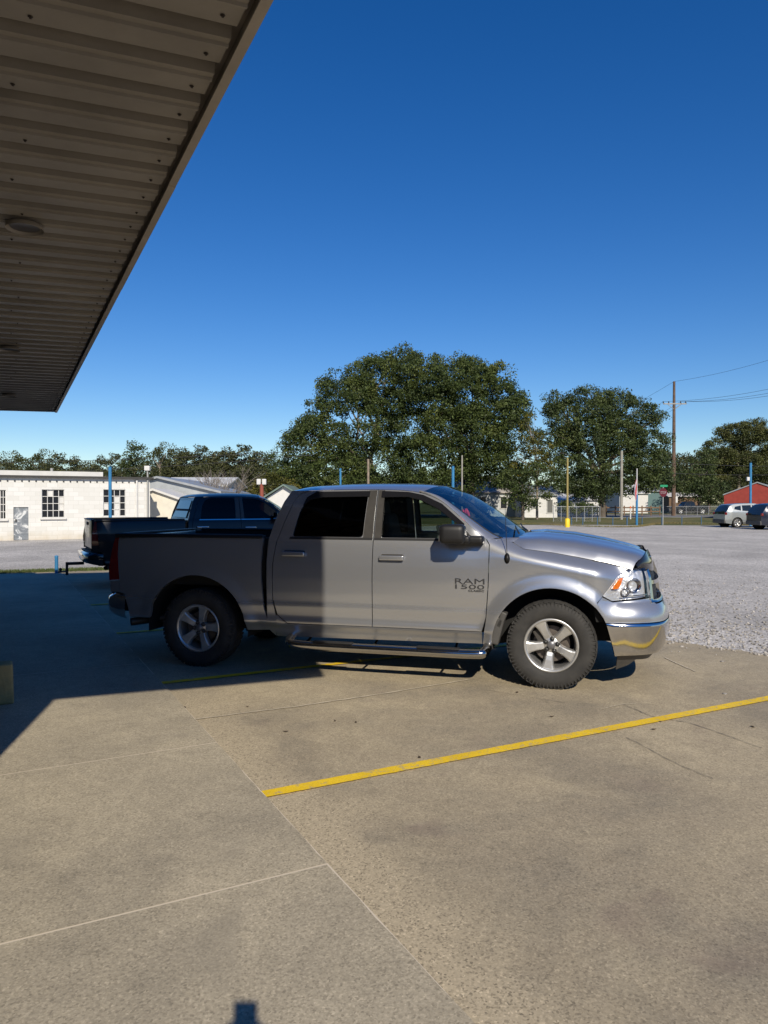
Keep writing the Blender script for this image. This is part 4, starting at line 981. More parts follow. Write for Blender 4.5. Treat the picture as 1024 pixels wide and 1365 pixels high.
LM_YEL = leafmat('yellowing_leaves', (.06, .065, .012), (.11, .105, .018), (.19, .15, .02))
LM_PINE = leafmat('pine_needles', (.045, .058, .022), (.090, .102, .030), (.15, .15, .045), scale=.25)
LM_FAR = leafmat('woodland_leaves', (.050, .058, .024), (.085, .092, .034), (.14, .125, .045), scale=.12)
M_BARK = mat('bark', (.115, .095, .075), .95, var=.3, vscale=2, bump=.8, bscale=6, bdist=.05)
M_BARKL = mat('bark_pale', (.26, .215, .17), .95, var=.3, vscale=2, bump=.6, bscale=5, bdist=.05)
def leaves(centres, radii, per, size, flat=.75, seed=1):
    r = np.random.default_rng(seed); n = len(centres)*per
    C = np.repeat(np.array(centres), per, 0); Rr = np.repeat(np.array(radii), per, 0)[:, None]
    d = r.normal(size=(n, 3)); d /= np.linalg.norm(d, axis=1)[:, None]; d[:, 2] *= flat
    P = C+d*Rr*(r.uniform(.15, 1, (n, 1))**.5)
    nrm = d*.5+r.normal(size=(n, 3))*.75+np.array([0, 0, .35]); nrm /= np.linalg.norm(nrm, axis=1)[:, None]
    u = np.cross(nrm, r.normal(size=(n, 3))); u /= np.linalg.norm(u, axis=1)[:, None]; v = np.cross(nrm, u)
    s = size*r.uniform(.55, 1.3, (n, 1)); l = s*r.uniform(.45, .8, (n, 1))
    V = np.stack([P-u*s*.5, P-v*l*.5, P+u*s*.5, P+v*l*.5], 1).reshape(-1, 3)
    return V
def leafmesh(name, V, m, parent=None):
    n = len(V)//4; me = bpy.data.meshes.new(name); me.vertices.add(n*4); me.vertices.foreach_set('co', V.astype(np.float32).ravel())
    me.loops.add(n*4); me.loops.foreach_set('vertex_index', np.arange(n*4, dtype=np.int32)); me.polygons.add(n)
    me.polygons.foreach_set('loop_start', np.arange(0, n*4, 4, dtype=np.int32)); me.polygons.foreach_set('loop_total', np.full(n, 4, dtype=np.int32))
    me.update(calc_edges=True); me.materials.append(m); o = bpy.data.objects.new(name, me); COL.objects.link(o)
    if parent: o.parent = parent
    return o
def limb(mb, a, b, r0, r1, sag=.1, seed=0, n=6):
    rr = random.Random(seed); a = Vector(a); b = Vector(b); L = (b-a).length; pts = []
    for i in range(n+1):
        t = i/n; p = a.lerp(b, t); k = math.sin(t*math.pi)*L*sag; pts.append(p+Vector((rr.uniform(-.4, .4)*k, rr.uniform(-.4, .4)*k, k*.7)))
    mb.tube(pts, [r0+(r1-r0)*i/n for i in range(n+1)], 8, caps=False); return pts
def tree(name, label, u, vb, depth, lobes, lm, bark=M_BARK, clump=1.0, per=70, size=.24, dens_=1.0, trunk=.35, group=None, deep=.8, seed=1, th=None, hollow=.45, cat='tree', limbs=True, rname='crown'):
    """lobes in photo pixels: (u, v, ru, rv[, depth offset m, depth radius m])"""
    base = Vector(((u-U0)/FP*depth, depth, 0)); root = empty(name, base, 0, label, cat, group); r = np.random.default_rng(seed)
    cs = []; rs = []; k = depth/FP; LC = []
    for lb in lobes:
        lu, lv, ru, rv = lb[:4]; dy = lb[4] if len(lb) > 4 else 0; ry = lb[5] if len(lb) > 5 else ru*k*deep
        c = at(lu, lv, depth)-base; c.y += dy; rx = ru*k; rz = rv*k; LC.append((c, rx, ry, rz))
        area = 4*math.pi*(((rx*ry)**1.6+(rx*rz)**1.6+(ry*rz)**1.6)/3)**(1/1.6); n = int(area/(clump*clump*1.5)*dens_)+3
        for i in range(n):
            d = r.normal(size=3); d /= np.linalg.norm(d)
            if d[1] > .55 and r.random() < .6: continue
            q = r.uniform(hollow, 1.0)**.5*(1.12 if r.random() < .12 else 1); p = np.array(c)+d*np.array([rx, ry, rz])*q*r.uniform(.88, 1.04)
            if p[2] < .5: continue
            cs.append(p); rs.append(clump*r.uniform(.45, 1.15))
    V = leaves(cs, rs, per, size, seed=seed+5); V = V[:]; leafmesh(rname, V, lm, root)
    mb = MB(); tops = sorted(LC, key=lambda q: -q[3])
    H = (th if th else min(max(c.z for c, *_ in LC)*.45, 6))
    pts = limb(mb, (0, 0, -.1), (r.uniform(-.3, .3), 0, H), trunk, trunk*.7, .02, seed)
    top = pts[-1]
    if limbs:
        for j, (c, rx, ry, rz) in enumerate(LC):
            e = limb(mb, top-Vector((0, 0, H*.25*((j % 3)/3))), c, trunk*.42, trunk*.10, .14, seed*7+j)
            for q in range(5):
                d = Vector(r.normal(size=3)).normalized(); limb(mb, e[3+q % 3], c+Vector((d.x*rx*.85, d.y*ry*.85, abs(d.z)*rz*.85)), trunk*.15, trunk*.03, .12, seed*13+j*9+q)
    mb.build('trunk', bark, root)
    return root
tree('oak_tree', 'broad dark oak with the tallest crown, directly behind the silver truck cab', 491, 690, 82,
     [(470, 560, 62, 60), (430, 590, 48, 42), (405, 600, 34, 34), (520, 520, 50, 48), (500, 505, 42, 30), (455, 525, 32, 28), (535, 480, 26, 20), (440, 632, 66, 30), (500, 620, 58, 40), (392, 635, 26, 26), (470, 648, 80, 20)], LM_OAK, M_BARKL, clump=1.0, per=100, size=.23, dens_=1.15, trunk=.40, seed=3, th=6.5)
tree('oak_tree', 'broad green oak whose rounded crown overhangs the grey house', 628, 690, 80,
     [(600, 520, 68, 50), (640, 540, 58, 56), (570, 560, 55, 56), (620, 585, 70, 50), (670, 570, 36, 44), (560, 505, 40, 34), (645, 505, 36, 26), (690, 545, 20, 24), (575, 615, 60, 38), (650, 618, 46, 30), (590, 644, 60, 18), (672, 632, 34, 20)], LM_OAK, M_BARK, clump=1.0, per=100, size=.23, dens_=1.15, trunk=.45, seed=11, th=6)
tree('young_tree', 'thin yellowing tree between the oak and the white house', 716, 692, 76, [(706, 575, 16, 24), (716, 600, 22, 22), (700, 615, 22, 22), (722, 630, 18, 18)], LM_YEL, M_BARKL, clump=.75, per=60, size=.20, dens_=.60, trunk=.14, seed=21, th=5)
tree('small_tree', 'small bushy green tree in front of the white house', 697, 689, 72, [(695, 640, 28, 18), (715, 632, 24, 16), (680, 652, 18, 14), (738, 640, 18, 12), (690, 668, 20, 12), (712, 660, 22, 12)], LM_OAK, M_BARK, clump=.7, per=60, size=.19, dens_=.7, trunk=.17, seed=25, th=2.2)
tree('oak_tree', 'spreading oak with airy crown left of the tall utility pole', 803, 691, 84,
     [(790, 560, 44, 34), (750, 560, 26, 30), (740, 540, 20, 16), (828, 555, 46, 30), (780, 532, 28, 16), (822, 535, 26, 15), (860, 590, 34, 30), (800, 610, 60, 36), (750, 610, 30, 34), (868, 620, 32, 22), (845, 640, 40, 18), (780, 645, 40, 16), (876, 560, 16, 8), (810, 580, 60, 30), (735, 590, 24, 30), (795, 655, 34, 12), (872, 640, 28, 16)], LM_OAK2, M_BARK, clump=.9, per=92, size=.21, dens_=1.1, trunk=.42, seed=31, th=5.5)
tree('pine_tree', 'tall flat topped pine with layered boughs above the red barn', 985, 676, 118,
     [(990, 578, 34, 14), (1012, 590, 36, 20), (962, 596, 24, 14), (985, 612, 36, 10), (1000, 628, 34, 9), (950, 622, 22, 10), (940, 640, 22, 9), (1035, 610, 22, 26), (968, 640, 20, 8), (1005, 575, 40, 15), (958, 608, 26, 10)], LM_PINE, M_BARKL, clump=1.0, per=100, size=.23, dens_=1.25, trunk=.35, seed=41, th=9)
tree('evergreen_tree', 'dark bushy evergreen left of the pine, behind the black pickup', 932, 678, 112,
     [(932, 630, 20, 26), (918, 648, 24, 22), (950, 655, 26, 18), (940, 610, 12, 14), (908, 640, 14, 20)], LM_OAK2, M_BARK, clump=1.0, per=70, size=.25, dens_=1.0, trunk=.3, seed=45, th=4)
# woods behind everything: individual trees along the skyline, a few kinds copied
protos = {}
def skyline(u, vtop, depth, w, kind, lab, grp):
    root = None; key = kind
    if key not in protos:
        r = np.random.default_rng(60+kind); H = 9.0; lob = []
        cs = []; rs = []
        shapes = {0: [(0, 6.2, 2.6, 2.4), (-1.8, 4.6, 2.0, 2.0), (1.9, 4.9, 2.0, 2.1), (.2, 3.2, 2.8, 1.8)],
                  1: [(0, 6.9, 1.5, 1.9), (.5, 5.2, 2.2, 1.5), (-1.0, 4.0, 2.2, 1.4), (1.1, 3.0, 2.1, 1.6)],
                  2: [(-.8, 7.4, 1.5, 1.0), (1.2, 6.7, 1.6, .8), (-1.6, 5.9, 1.3, .7), (.4, 5.2, 2.1, .8), (0, 3.4, 2.6, 1.5)],
                  3: [(0, 5.4, 3.3, 2.6), (-2.2, 4.0, 2.0, 1.8), (2.2, 3.8, 2.1, 1.9), (0, 2.8, 3.2, 1.6)]}[kind]
        for (x, z, rx, rz) in shapes:
            n = int(rx*rz*11*(1.0 if kind != 2 else .8))
            for i in range(n):
                d = r.normal(size=3); d /= np.linalg.norm(d); p = np.array([x, 0, z])+d*np.array([rx, rx*.8, rz])*r.uniform(.4, 1)**.5; cs.append(p); rs.append(r.uniform(.4, .95))
        protos[key] = (cs, rs)
        root = empty('woodland_tree', (0, 0, 0)); leafmesh('crown', leaves(cs, rs, 60, .25, seed=kind), [LM_FAR, LM_OAK2, LM_PINE, LM_FAR][kind], root)
        mb = MB(); pts = limb(mb, (0, 0, 0), (.2, 0, 6.5 if kind == 2 else 4.5), .22, .12, .03, kind)
        for i, (x, z, rx, rz) in enumerate(shapes): limb(mb, pts[-2], (x, 0, z), .10, .03, .12, kind*5+i)
        mb.build('trunk', M_BARKL if kind == 2 else M_BARK, root); protos[key] = root
    else: root = copy_tree(protos[key])
    p = gnd(u, VH+CAMH*FP/depth); h = (CAMH+(VH-vtop)/FP*depth)/8.4
    root.location = (p.x, depth, 0); root.scale = (w*h, w*h, h); root.rotation_euler.z = random.choice([0, math.pi])+random.uniform(-.4, .4)
    tag(root, lab, 'tree', grp); return root
G1 = 'trees along the skyline behind the white buildings'
for i, (u, vt, d, w, k) in enumerate([(-330, 604, 98, 1.1, 3), (-270, 600, 100, 1.1, 0), (-230, 612, 96, 1.2, 3), (-190, 602, 104, 1.1, 0), (-150, 608, 98, 1.2, 3), (-105, 603, 102, 1.1, 0), (-60, 600, 100, 1.1, 0), (-25, 606, 105, 1.0, 3), (0, 612, 100, 1.0, 0), (22, 603, 108, .95, 2), (55, 601, 104, .9, 2), (85, 608, 100, 1.1, 0), (115, 613, 104, 1.0, 3), (148, 608, 108, 1.0, 0), (182, 594, 102, .95, 1), (215, 592, 100, .8, 2), (238, 602, 106, 1., 0), (262, 598, 100, 1.1, 0), (290, 600, 104, 1.1, 3), (318, 597, 100, 1.15, 0), (343, 600, 102, .9, 3), (362, 605, 98, .8, 1), (12, 618, 92, 1.2, 3), (130, 618, 92, 1.3, 3), (200, 615, 92, 1.3, 3), (60, 616, 94, 1.2, 3), (275, 616, 92, 1.2, 3), (335, 618, 90, 1.2, 3), (380, 622, 88, 1.1, 3)]):
    labs = {0: 'round topped woodland tree on the skyline behind the white buildings', 1: 'tall narrow leafy tree rising behind the black pickup bed', 2: 'ragged open crowned pine on the skyline behind the white buildings', 3: 'low wide bushy tree on the skyline behind the white buildings'}
    skyline(u, vt, d, w, k, labs[k], G1+{0: ', round topped', 1: ', narrow', 2: ', ragged pines', 3: ', low and bushy'}[k])
G2 = 'distant trees seen under and beyond the oaks'
for i, (u, vt, d, w, k) in enumerate([(420, 640, 125, 1.3, 3), (470, 642, 128, 1.3, 3), (530, 636, 130, 1.3, 0), (590, 640, 126, 1.3, 3), (640, 642, 130, 1.3, 3), (690, 636, 128, 1.2, 0), (735, 634, 130, 1.2, 3), (775, 636, 126, 1.2, 0), (815, 634, 134, 1.2, 3), (850, 632, 130, 1.2, 0), (885, 606, 150, 1.0, 0), (905, 602, 150, 1.0, 3), (925, 604, 152, 1.0, 0), (945, 606, 150, 1.1, 3), (985, 600, 148, 1.1, 0), (1015, 598, 150, 1.1, 3), (1050, 596, 146, 1.2, 0), (1090, 598, 140, 1.2, 0), (1130, 600, 140, 1.2, 3), (1180, 600, 140, 1.2, 0)]):
    skyline(u, vt, d, w, k, {0: 'distant round topped tree beyond the road and the oaks', 3: 'distant low bushy tree beyond the road and the oaks'}[k], G2+(', round topped' if k == 0 else ', low and bushy'))
# bare twiggy shrub behind the sheds
def bare(u, vb, depth, hpx, wpx, label):
    k = depth/FP; base = at(u, vb, depth); base.z = 0; root = empty('bare_shrub', base, 0, label, 'shrub'); mb = MB(); r = random.Random(5)
    def br(a, d, L, rad, lv):
        b = a+d*L; mb.tube([a, a.lerp(b, .5)+Vector((r.uniform(-.05, .05),)*3)*L, b], [rad, rad*.8, rad*.55], 5, caps=False)
        if lv:
            for i in range(3): br(a.lerp(b, r.uniform(.5, 1)), (d+Vector((r.uniform(-.7, .7), r.uniform(-.7, .7), r.uniform(-.2, .5)))).normalized(), L*r.uniform(.5, .8), rad*.55, lv-1)
    for i in range(9):
        a = r.uniform(-1, 1); br(Vector((a*.4, 0, 0)), Vector((a*wpx/hpx*.9, r.uniform(-.4, .4), 1)).normalized(), (hpx*k)*.42, .05, 4)
    mb.build('branches', mat('grey_twigs', (.22, .19, .16), .9), root)
bare(292, 700, 46, 92, 40, 'bare grey twiggy shrub behind the metal shed')
tree('hedge', 'low green hedge behind the chain link fence beside the yellow pole', 760, 694, 74, [(752, 676, 10, 9), (768, 675, 12, 9), (783, 678, 9, 7)], LM_OAK, M_BARK, clump=.5, per=60, size=.16, dens_=1.2, trunk=.05, seed=51, th=.6, limbs=False, cat='hedge', rname='foliage')
tree('shrub', 'yellow green scrub between the oak and the green roofed shed', 370, 700, 70, [(360, 645, 20, 16), (382, 655, 18, 16), (345, 655, 14, 12)], LM_YEL, M_BARKL, clump=.7, per=60, size=.2, dens_=.9, trunk=.08, seed=55, th=1.5, cat='shrub', rname='foliage')

# ------------------------------------------------------------------ buildings beyond the lot
def wallbox(root, name, u0, u1, vtop, d0, d1, thick, m, zbase=0, holes=(), ztop=None):
    """upright wall between two picture columns at given depths, with rectangular openings given in picture pixels"""
    a = at(u0, VH, d0); b = at(u1, VH, d1); a.z = b.z = 0; L = (b-a).length; t = (b-a).normalized(); nrm = Vector((t.y, -t.x, 0))
    H = ztop if ztop else at(u0, vtop, d0).z
    mb = MB(); hs = []
    for (hu0, hu1, hv0, hv1) in holes:
        def sx(u):      # intersect
            k = (u-U0)/FP; den = (t.x-k*t.y); return (k*a.y-a.x)/den
        s0, s1 = sx(hu0), sx(hu1); dd = (a+t*((s0+s1)/2)).y; hs.append((s0, s1, at(hu0, hv1, dd).z, at(hu0, hv0, dd).z))
    xs = sorted({0, L, *[h[0] for h in hs if h[0] > 0], *[h[1] for h in hs]}); zs = sorted({zbase, H, *[h[2] for h in hs], *[h[3] for h in hs]})
    def pt(s, z, o=0): p = a+t*s-nrm*o-root.location; return (p.x, p.y, z)
    for i in range(len(xs)-1):
        for j in range(len(zs)-1):
            cx = (xs[i]+xs[i+1])/2; cz = (zs[j]+zs[j+1])/2
            if any(h[0] < cx < h[1] and h[2] < cz < h[3] for h in hs): continue
            mb.add([pt(xs[i], zs[j]), pt(xs[i+1], zs[j]), pt(xs[i+1], zs[j+1]), pt(xs[i], zs[j+1])], [(0, 1, 2, 3)])
    for h in hs:
        q = [pt(h[0], h[2]), pt(h[1], h[2]), pt(h[1], h[3]), pt(h[0], h[3])]; w = [pt(h[0], h[2], .18), pt(h[1], h[2], .18), pt(h[1], h[3], .18), pt(h[0], h[3], .18)]
        mb.add(q+w, [(i, (i+1) % 4, 4+(i+1) % 4, 4+i) for i in range(4)])
    mb.add([pt(0, zbase), pt(0, H), pt(0, H, thick), pt(0, zbase, thick), pt(L, zbase), pt(L, H), pt(L, H, thick), pt(L, zbase, thick)], [(0, 1, 2, 3), (7, 6, 5, 4), (1, 5, 6, 2), (3, 2, 6, 7)])
    mb.build(name, m, root); return a, t, nrm, L, H, hs, pt
def block_wall():
    g = NG('painted_block'); br = g.n.nodes.new('ShaderNodeTexBrick'); mp = g.n.nodes.new('ShaderNodeMapping'); mp.inputs['Rotation'].default_value = (math.pi/2, 0, 0)
    g.l(g.tc, mp.inputs[0]); g.l(mp.outputs[0], br.inputs['Vector']); br.inputs['Scale'].default_value = 1.; br.inputs['Brick Width'].default_value = .40; br.inputs['Row Height'].default_value = .20; br.inputs['Mortar Size'].default_value = .008
    br.inputs['Color1'].default_value = (.62, .61, .57, 1); br.inputs['Color2'].default_value = (.70, .69, .66, 1); br.inputs['Mortar'].default_value = (.57, .56, .52, 1)
    sx = g.n.nodes.new('ShaderNodeSeparateXYZ'); g.l(g.tc, sx.inputs[0]); n = g.noise(1.4, 6, .7)
    st = g.math('MULTIPLY', g.ramp(g.math('ADD', sx.outputs[2], g.math('MULTIPLY', n, .6)), [(.25, 1.), (.75, 0.)]), .55)
    c = g.mix(st, br.outputs[0], (.45, .36, .22)); c = g.mix(g.ramp(g.noise(.9, 7, .75), [(.60, 0.), (.8, .4)]), c, (.42, .40, .36)); g.l(c, g.b.inputs['Base Color']); g.bump(br.outputs['Fac'], -.3, .01); return g.done('painted_block', .85, .2)
M_BLOCK = block_wall()
M_PANE = mat('window_dark', (.02, .022, .026), .12, spec=.8); M_TAR = mat('roof_edge_dark', (.05, .048, .045), .8)
def white_shop():
    d0, d1 = 33.0, 36.0; o = at(-60, 700, d0-.9); root = empty('block_building', (o.x, o.y, 0), 0, 'long white painted block building with a flat roof and grid windows', 'building')
    H = at(100, 637.3, 34.5).z
    a, t, nrm, L, _, hs, pt = wallbox(root, 'wall', -60, 200, 637, 32.1, 36.0, 9, M_BLOCK, holes=[(-6, 8, 653, 692), (56, 86, 652.5, 690), (138, 167.5, 652.5, 688), (18, 38, 676, 723)], ztop=H)
    rng_ = random.Random(4)
    for wi, h in enumerate(hs[:3]):
        m = MB(); m.add([pt(h[0], h[2], .12), pt(h[1], h[2], .12), pt(h[1], h[3], .12), pt(h[0], h[3], .12)], [(0, 1, 2, 3)]); wn = m.build('window', M_PANE, root)
        m = MB(); W = h[1]-h[0]; Hh = h[3]-h[2]
        def bar(s0, z0, s1, z1, w, o_):
            p, q = Vector(pt(s0, z0, o_)), Vector(pt(s1, z1, o_)); m.tube([p, q], w, 4)
        for i in range(5): bar(h[0]+W*i/4, h[2], h[0]+W*i/4, h[3], .020 if i % 4 else .03, .08)
        for i in range(5): bar(h[0], h[2]+Hh*i/4, h[1], h[2]+Hh*i/4, .018 if i % 4 else .03, .08)
        m.build('window_frame', M_WHT, wn)
        for i in range(4):
            for j in range(4):
                if (wi, i, j) in ((1, 3, 2), (1, 3, 1), (2, 2, 2), (2, 2, 1), (2, 0, 1), (1, 1, 3), (2, 2, 0)):
                    q = MB(); g_ = .02; q.add([pt(h[0]+W*i/4+g_, h[2]+Hh*j/4+g_, .10), pt(h[0]+W*(i+1)/4-g_, h[2]+Hh*j/4+g_, .10), pt(h[0]+W*(i+1)/4-g_, h[2]+Hh*(j+1)/4-g_, .10), pt(h[0]+W*i/4+g_, h[2]+Hh*(j+1)/4-g_, .10)], [(0, 1, 2, 3)]); q.build('boarded_pane', M_WHT, wn)
        m = MB(); c = (Vector(pt(h[0], h[2]-.04, -.03))+Vector(pt(h[1], h[2]-.04, -.03)))/2; m.box(c, (W+.16, .14, .08), rz=math.atan2(t.y, t.x)); m.build('sill', M_WHT, wn)
    h = hs[3]; g = NG('scuffed_zinc'); nn = g.noise(2.2, 5, .7, dist=1.5); g.l(g.ramp(nn, [(.42, (.16, .18, .20)), (.55, (.24, .26, .28)), (.62, (.62, .63, .62))]), g.b.inputs['Base Color']); mz = g.done('scuffed_zinc', .6, .4)
    m = MB(); m.add([pt(h[0], 0.02, .06), pt(h[1], 0.02, .06), pt(h[1], h[3], .06), pt(h[0], h[3], .06)], [(0, 1, 2, 3)]); dr = m.build('door', mz, root)
    m = MB(); m.box(Vector(pt(h[0]+.1, .9, .03)), (.04, .05, .12)); m.build('handle', M_TAR, dr)
    m = MB(); c = Vector(pt(L/2, H+.04, 4.4)); m.box(c, (L+.3, 9.2, .09), rz=math.atan2(t.y, t.x)); m.build('roof', M_TAR, root)
    m = MB()
    for i in range(26): m.box(Vector(pt(.6+i*(L-1)/25, H-.17, -.015)), (.06, .03, .06))
    for s in (5.6, 5.9): m.tube([Vector(pt(L*.40+s*.5, .05, -.06)), Vector(pt(L*.40+s*.5, .55, -.06))], .02, 6)
    m.build('wall_fixings', M_TAR, root)
    m = MB(); sL = L-.12; m.tube([Vector(pt(sL, .0, -.08)), Vector(pt(sL, H+.15, -.08)), Vector(pt(sL, H+.42, -.04))], .045, 8); m.build('conduit', M_GREYP, root)
    m = MB(); m.box(Vector(pt(sL, H+.52, -.04)), (.26, .22, .24), bev=.03); m.build('wall_lamp', M_WHT, root)
    m = MB(); m.tube([Vector(pt(sL-.5, .0, -.05)), Vector(pt(sL-.5, H-.05, -.05))], .05, 8); m.build('drain_pipe', M_WHT, root)
    m = MB(); c = Vector(pt(3.4, H+.21, 2.6)); m.box(c, (5.6, 3.2, .26), rz=math.atan2(t.y, t.x)); m.build('rooftop_parapet', M_WHT, root)
    m = MB(); p = Vector(pt(sL-4.1, H, 2.)); m.tube([p, p+Vector((0, 0, .52))], .07, 8); m.build('vent_pipe', M_GREYP, root)
M_GREYP = mat('grey_pipe', (.33, .33, .31), .6, metal=.2)
white_shop()
def gable(name, label, u0, u1, d, depthlen, zeave, zridge, wm, rm, ridge='across', rz=0, overhang=.3, wins=(), cat='building', kidlab=None):
    """simple gabled building. ridge 'across' = ridge runs left-right, eaves face the camera; 'along' = gable faces the camera"""
    a = at(u0, VH, d); b = at(u1, VH, d); W = (b.x-a.x); c = Vector(((a.x+b.x)/2, d, 0))+Vector((-math.sin(rz)*depthlen/2, math.cos(rz)*depthlen/2, 0)); root = empty(name, c, rz, label, cat)
    hx, hy = W/2, depthlen/2; m = MB()
    m.add([(-hx, -hy, 0), (hx, -hy, 0), (hx, hy, 0), (-hx, hy, 0), (-hx, -hy, zeave), (hx, -hy, zeave), (hx, hy, zeave), (-hx, hy, zeave)], [(0, 1, 5, 4), (1, 2, 6, 5), (2, 3, 7, 6), (3, 0, 4, 7)])
    if ridge == 'across':
        m.add([(-hx, -hy, zeave), (-hx, hy, zeave), (-hx, 0, zridge), (hx, -hy, zeave), (hx, hy, zeave), (hx, 0, zridge)], [(0, 2, 1), (3, 4, 5)])
        R_ = [(-hx-overhang, -hy-overhang, zeave-.1), (hx+overhang, -hy-overhang, zeave-.1), (hx+overhang, 0, zridge+.02), (-hx-overhang, 0, zridge+.02), (-hx-overhang, hy+overhang, zeave-.1), (hx+overhang, hy+overhang, zeave-.1)]
        F = [(0, 1, 2, 3), (3, 2, 5, 4)]
    else:
        m.add([(-hx, -hy, zeave), (hx, -hy, zeave), (0, -hy, zridge), (-hx, hy, zeave), (hx, hy, zeave), (0, hy, zridge)], [(0, 1, 2), (3, 5, 4)])
        R_ = [(-hx-overhang, -hy-overhang, zeave-.12), (0, -hy-overhang, zridge+.03), (0, hy+overhang, zridge+.03), (-hx-overhang, hy+overhang, zeave-.12), (hx+overhang, -hy-overhang, zeave-.12), (hx+overhang, hy+overhang, zeave-.12)]
        F = [(0, 1, 2, 3), (1, 4, 5, 2)]
    m.build('wall', wm, root); r = MB(); n = len(R_); T = .12
    up = [Vector(p)+Vector((0, 0, T)) for p in R_]; r.add(list(R_)+up, [f for f in F]+[tuple(i+n for i in f) for f in F]+[(f[i], f[(i+1) % 4], f[(i+1) % 4]+n, f[i]+n) for f in F for i in range(4)])
    r.build('roof', rm, root)
    for (wu0, wu1, wv0, wv1, nm) in wins:
        p0 = at(wu0, wv0, d); p1 = at(wu1, wv1, d); q = MB(); q.box(((p0.x+p1.x)/2-c.x, -hy-.012, (p0.z+p1.z)/2), (p1.x-p0.x, .03, p0.z-p1.z)); wd = q.build(nm, M_PANE if nm == 'window' else mat('door_grey', (.12, .12, .11), .7), root)
        q = MB(); w_ = (p1.x-p0.x)/2; h_ = (p0.z-p1.z)/2; cx, cz = (p0.x+p1.x)/2-c.x, (p0.z+p1.z)/2
        for dx, dz, sx_, sz_ in ((0, h_, 2*w_+.16, .08), (0, -h_, 2*w_+.16, .08), (-w_, 0, .08, 2*h_), (w_, 0, .08, 2*h_)): q.box((cx+dx, -hy-.035, cz+dz), (sx_, .05, sz_))
        q.build('frame', M_WHT, wd)
    return root
M_GALV = mat('galvanised_roof', (.36, .37, .37), .45, metal=.3, var=.15, vscale=1.5); M_CREAM = mat('cream_siding', (.66, .62, .52), .7, var=.06, vscale=3)
M_SHED = mat('grey_siding', (.34, .36, .37), .6, var=.12, vscale=2); M_GRNR = mat('green_roof', (.14, .19, .16), .6, var=.15, vscale=2); M_GREYW = mat('grey_white_siding', (.50, .52, .53), .8, var=.12, vscale=1)
M_TEAL = mat('teal_siding', (.10, .17, .17), .6); M_BARN = mat('red_barn_siding', (.30, .045, .032), .75, var=.15, vscale=2); M_BROWN = mat('brown_timber', (.16, .10, .06), .9, var=.25, vscale=5)
gable('metal_shed', 'grey metal shed with a sloping roof beside the white block building', 132, 290, 42, 9, 2.35, 3.05, M_SHED, M_GALV, 'along', overhang=.25)
gable('lean_to_shed', 'low cream sided lean-to in front of the grey metal shed', 170, 240, 38.5, 3, 1.90, 2.30, M_CREAM, M_WHT, 'along', overhang=.2)
gable('long_shed', 'long pale roofed shed behind the metal shed', 215, 300, 60, 8, 3.1, 3.75, M_GREYW, mat('white_roof', (.62, .62, .60), .5, var=.2, vscale=1.2), 'across')
gable('green_roofed_shed', 'small shed with grey green roof and white gable boards behind the pickup cabs', 352, 405, 52, 6, 1.9, 2.85, M_WHT, M_GRNR, 'along', overhang=.35)
gable('grey_house', 'grey white house standing in dappled shade under the oak', 596, 690, 90, 9, 2.95, 4.9, M_GREYW, mat('grey_shingle', (.36, .33, .30), .85, var=.3, vscale=2), 'across', wins=[(667, 676, 662, 678, 'window'), (640, 648, 662, 678, 'window')])
gable('white_house', 'small white house with a dark door right of the small green tree', 699, 743, 84, 7, 2.6, 3.6, M_WHT, M_GALV, 'across', wins=[(729, 737, 666, 684, 'door'), (708, 715, 666, 676, 'window')])
gable('white_shed', 'low white shed behind the yellow based pole and the hedge', 748, 800, 100, 6, 2.1, 2.8, M_WHT, mat('white_roof2', (.58, .58, .56), .5), 'across')
gable('white_warehouse', 'large white gabled warehouse beyond the road behind the flag pole', 826, 864, 118, 10, 3.2, 4.6, M_WHT, mat('white_roof3', (.66, .66, .64), .5), 'across')
gable('teal_building', 'teal sided building beyond the road left of the stop sign', 864, 884, 122, 8, 3.6, 4.5, M_TEAL, M_GALV, 'across')
gable('flat_shop', 'low brown shop with a pale flat roof beyond the far black pickup', 892, 935, 140, 8, 2.9, 3.5, M_BROWN, mat('pale_roof', (.55, .53, .50), .6), 'across')
bn = gable('red_barn', 'red metal barn with a grey roof behind the parked SUVs', 969, 1050, 78, 14, 2.6, 3.75, M_BARN, M_GALV, 'along', overhang=.1, rz=R(-31))

nb = gable('reflection_blocker', 'long unseen brick building added behind the viewer to darken reflections', 200, 800, 1, 12, 5.2, 6.4, mat('dull_brick', (.20, .13, .10), .85, var=.2, vscale=1.5, bump=.3, bscale=20), M_GALV, 'across')  # added out of view to hide low sky from the truck's reflections
nb.location = (14, -21, 0); nb.scale = (90, 1, 1)
# ------------------------------------------------------------------ poles, posts, fences, signs
M_WOODP = mat('weathered_pole', (.25, .20, .15), .9, var=.3, vscale=3, bump=.5, bscale=12, bdist=.02); M_GREYW2 = mat('grey_timber_pole', (.30, .28, .24), .9, var=.2, vscale=3)
def pole(name, label, u, vtop, depth, r, m, cat='pole', group=None, tap=.85, extra=None, vbase=None):
    p = at(u, VH, depth); top = at(u, vtop, depth).z; root = empty(name, (p.x, p.y, 0), 0, label, cat, group)
    mb = MB(); mb.tube([(0, 0, -.1), (0, 0, top*.5), (0, 0, top)], [r, r*(1+tap)/2, r*tap], 12); mb.build('shaft', m, root)
    if extra: extra(root, top)
    return root
def cap(root, top):
    m = MB(); m.lathe([(.0, .03), (.05, .02), (.062, -.03)], 12, Matrix.Translation((0, 0, top)) @ Matrix.Rotation(math.pi/2, 4, 'X') @ Matrix.Scale(-1, 4, (0, 1, 0))); m.build('cap', M_BLUE, root)
pole('blue_pole', 'blue pipe pole in front of the right window of the white building', 147, 623, 27, .058, M_BLUE, tap=1, extra=cap)
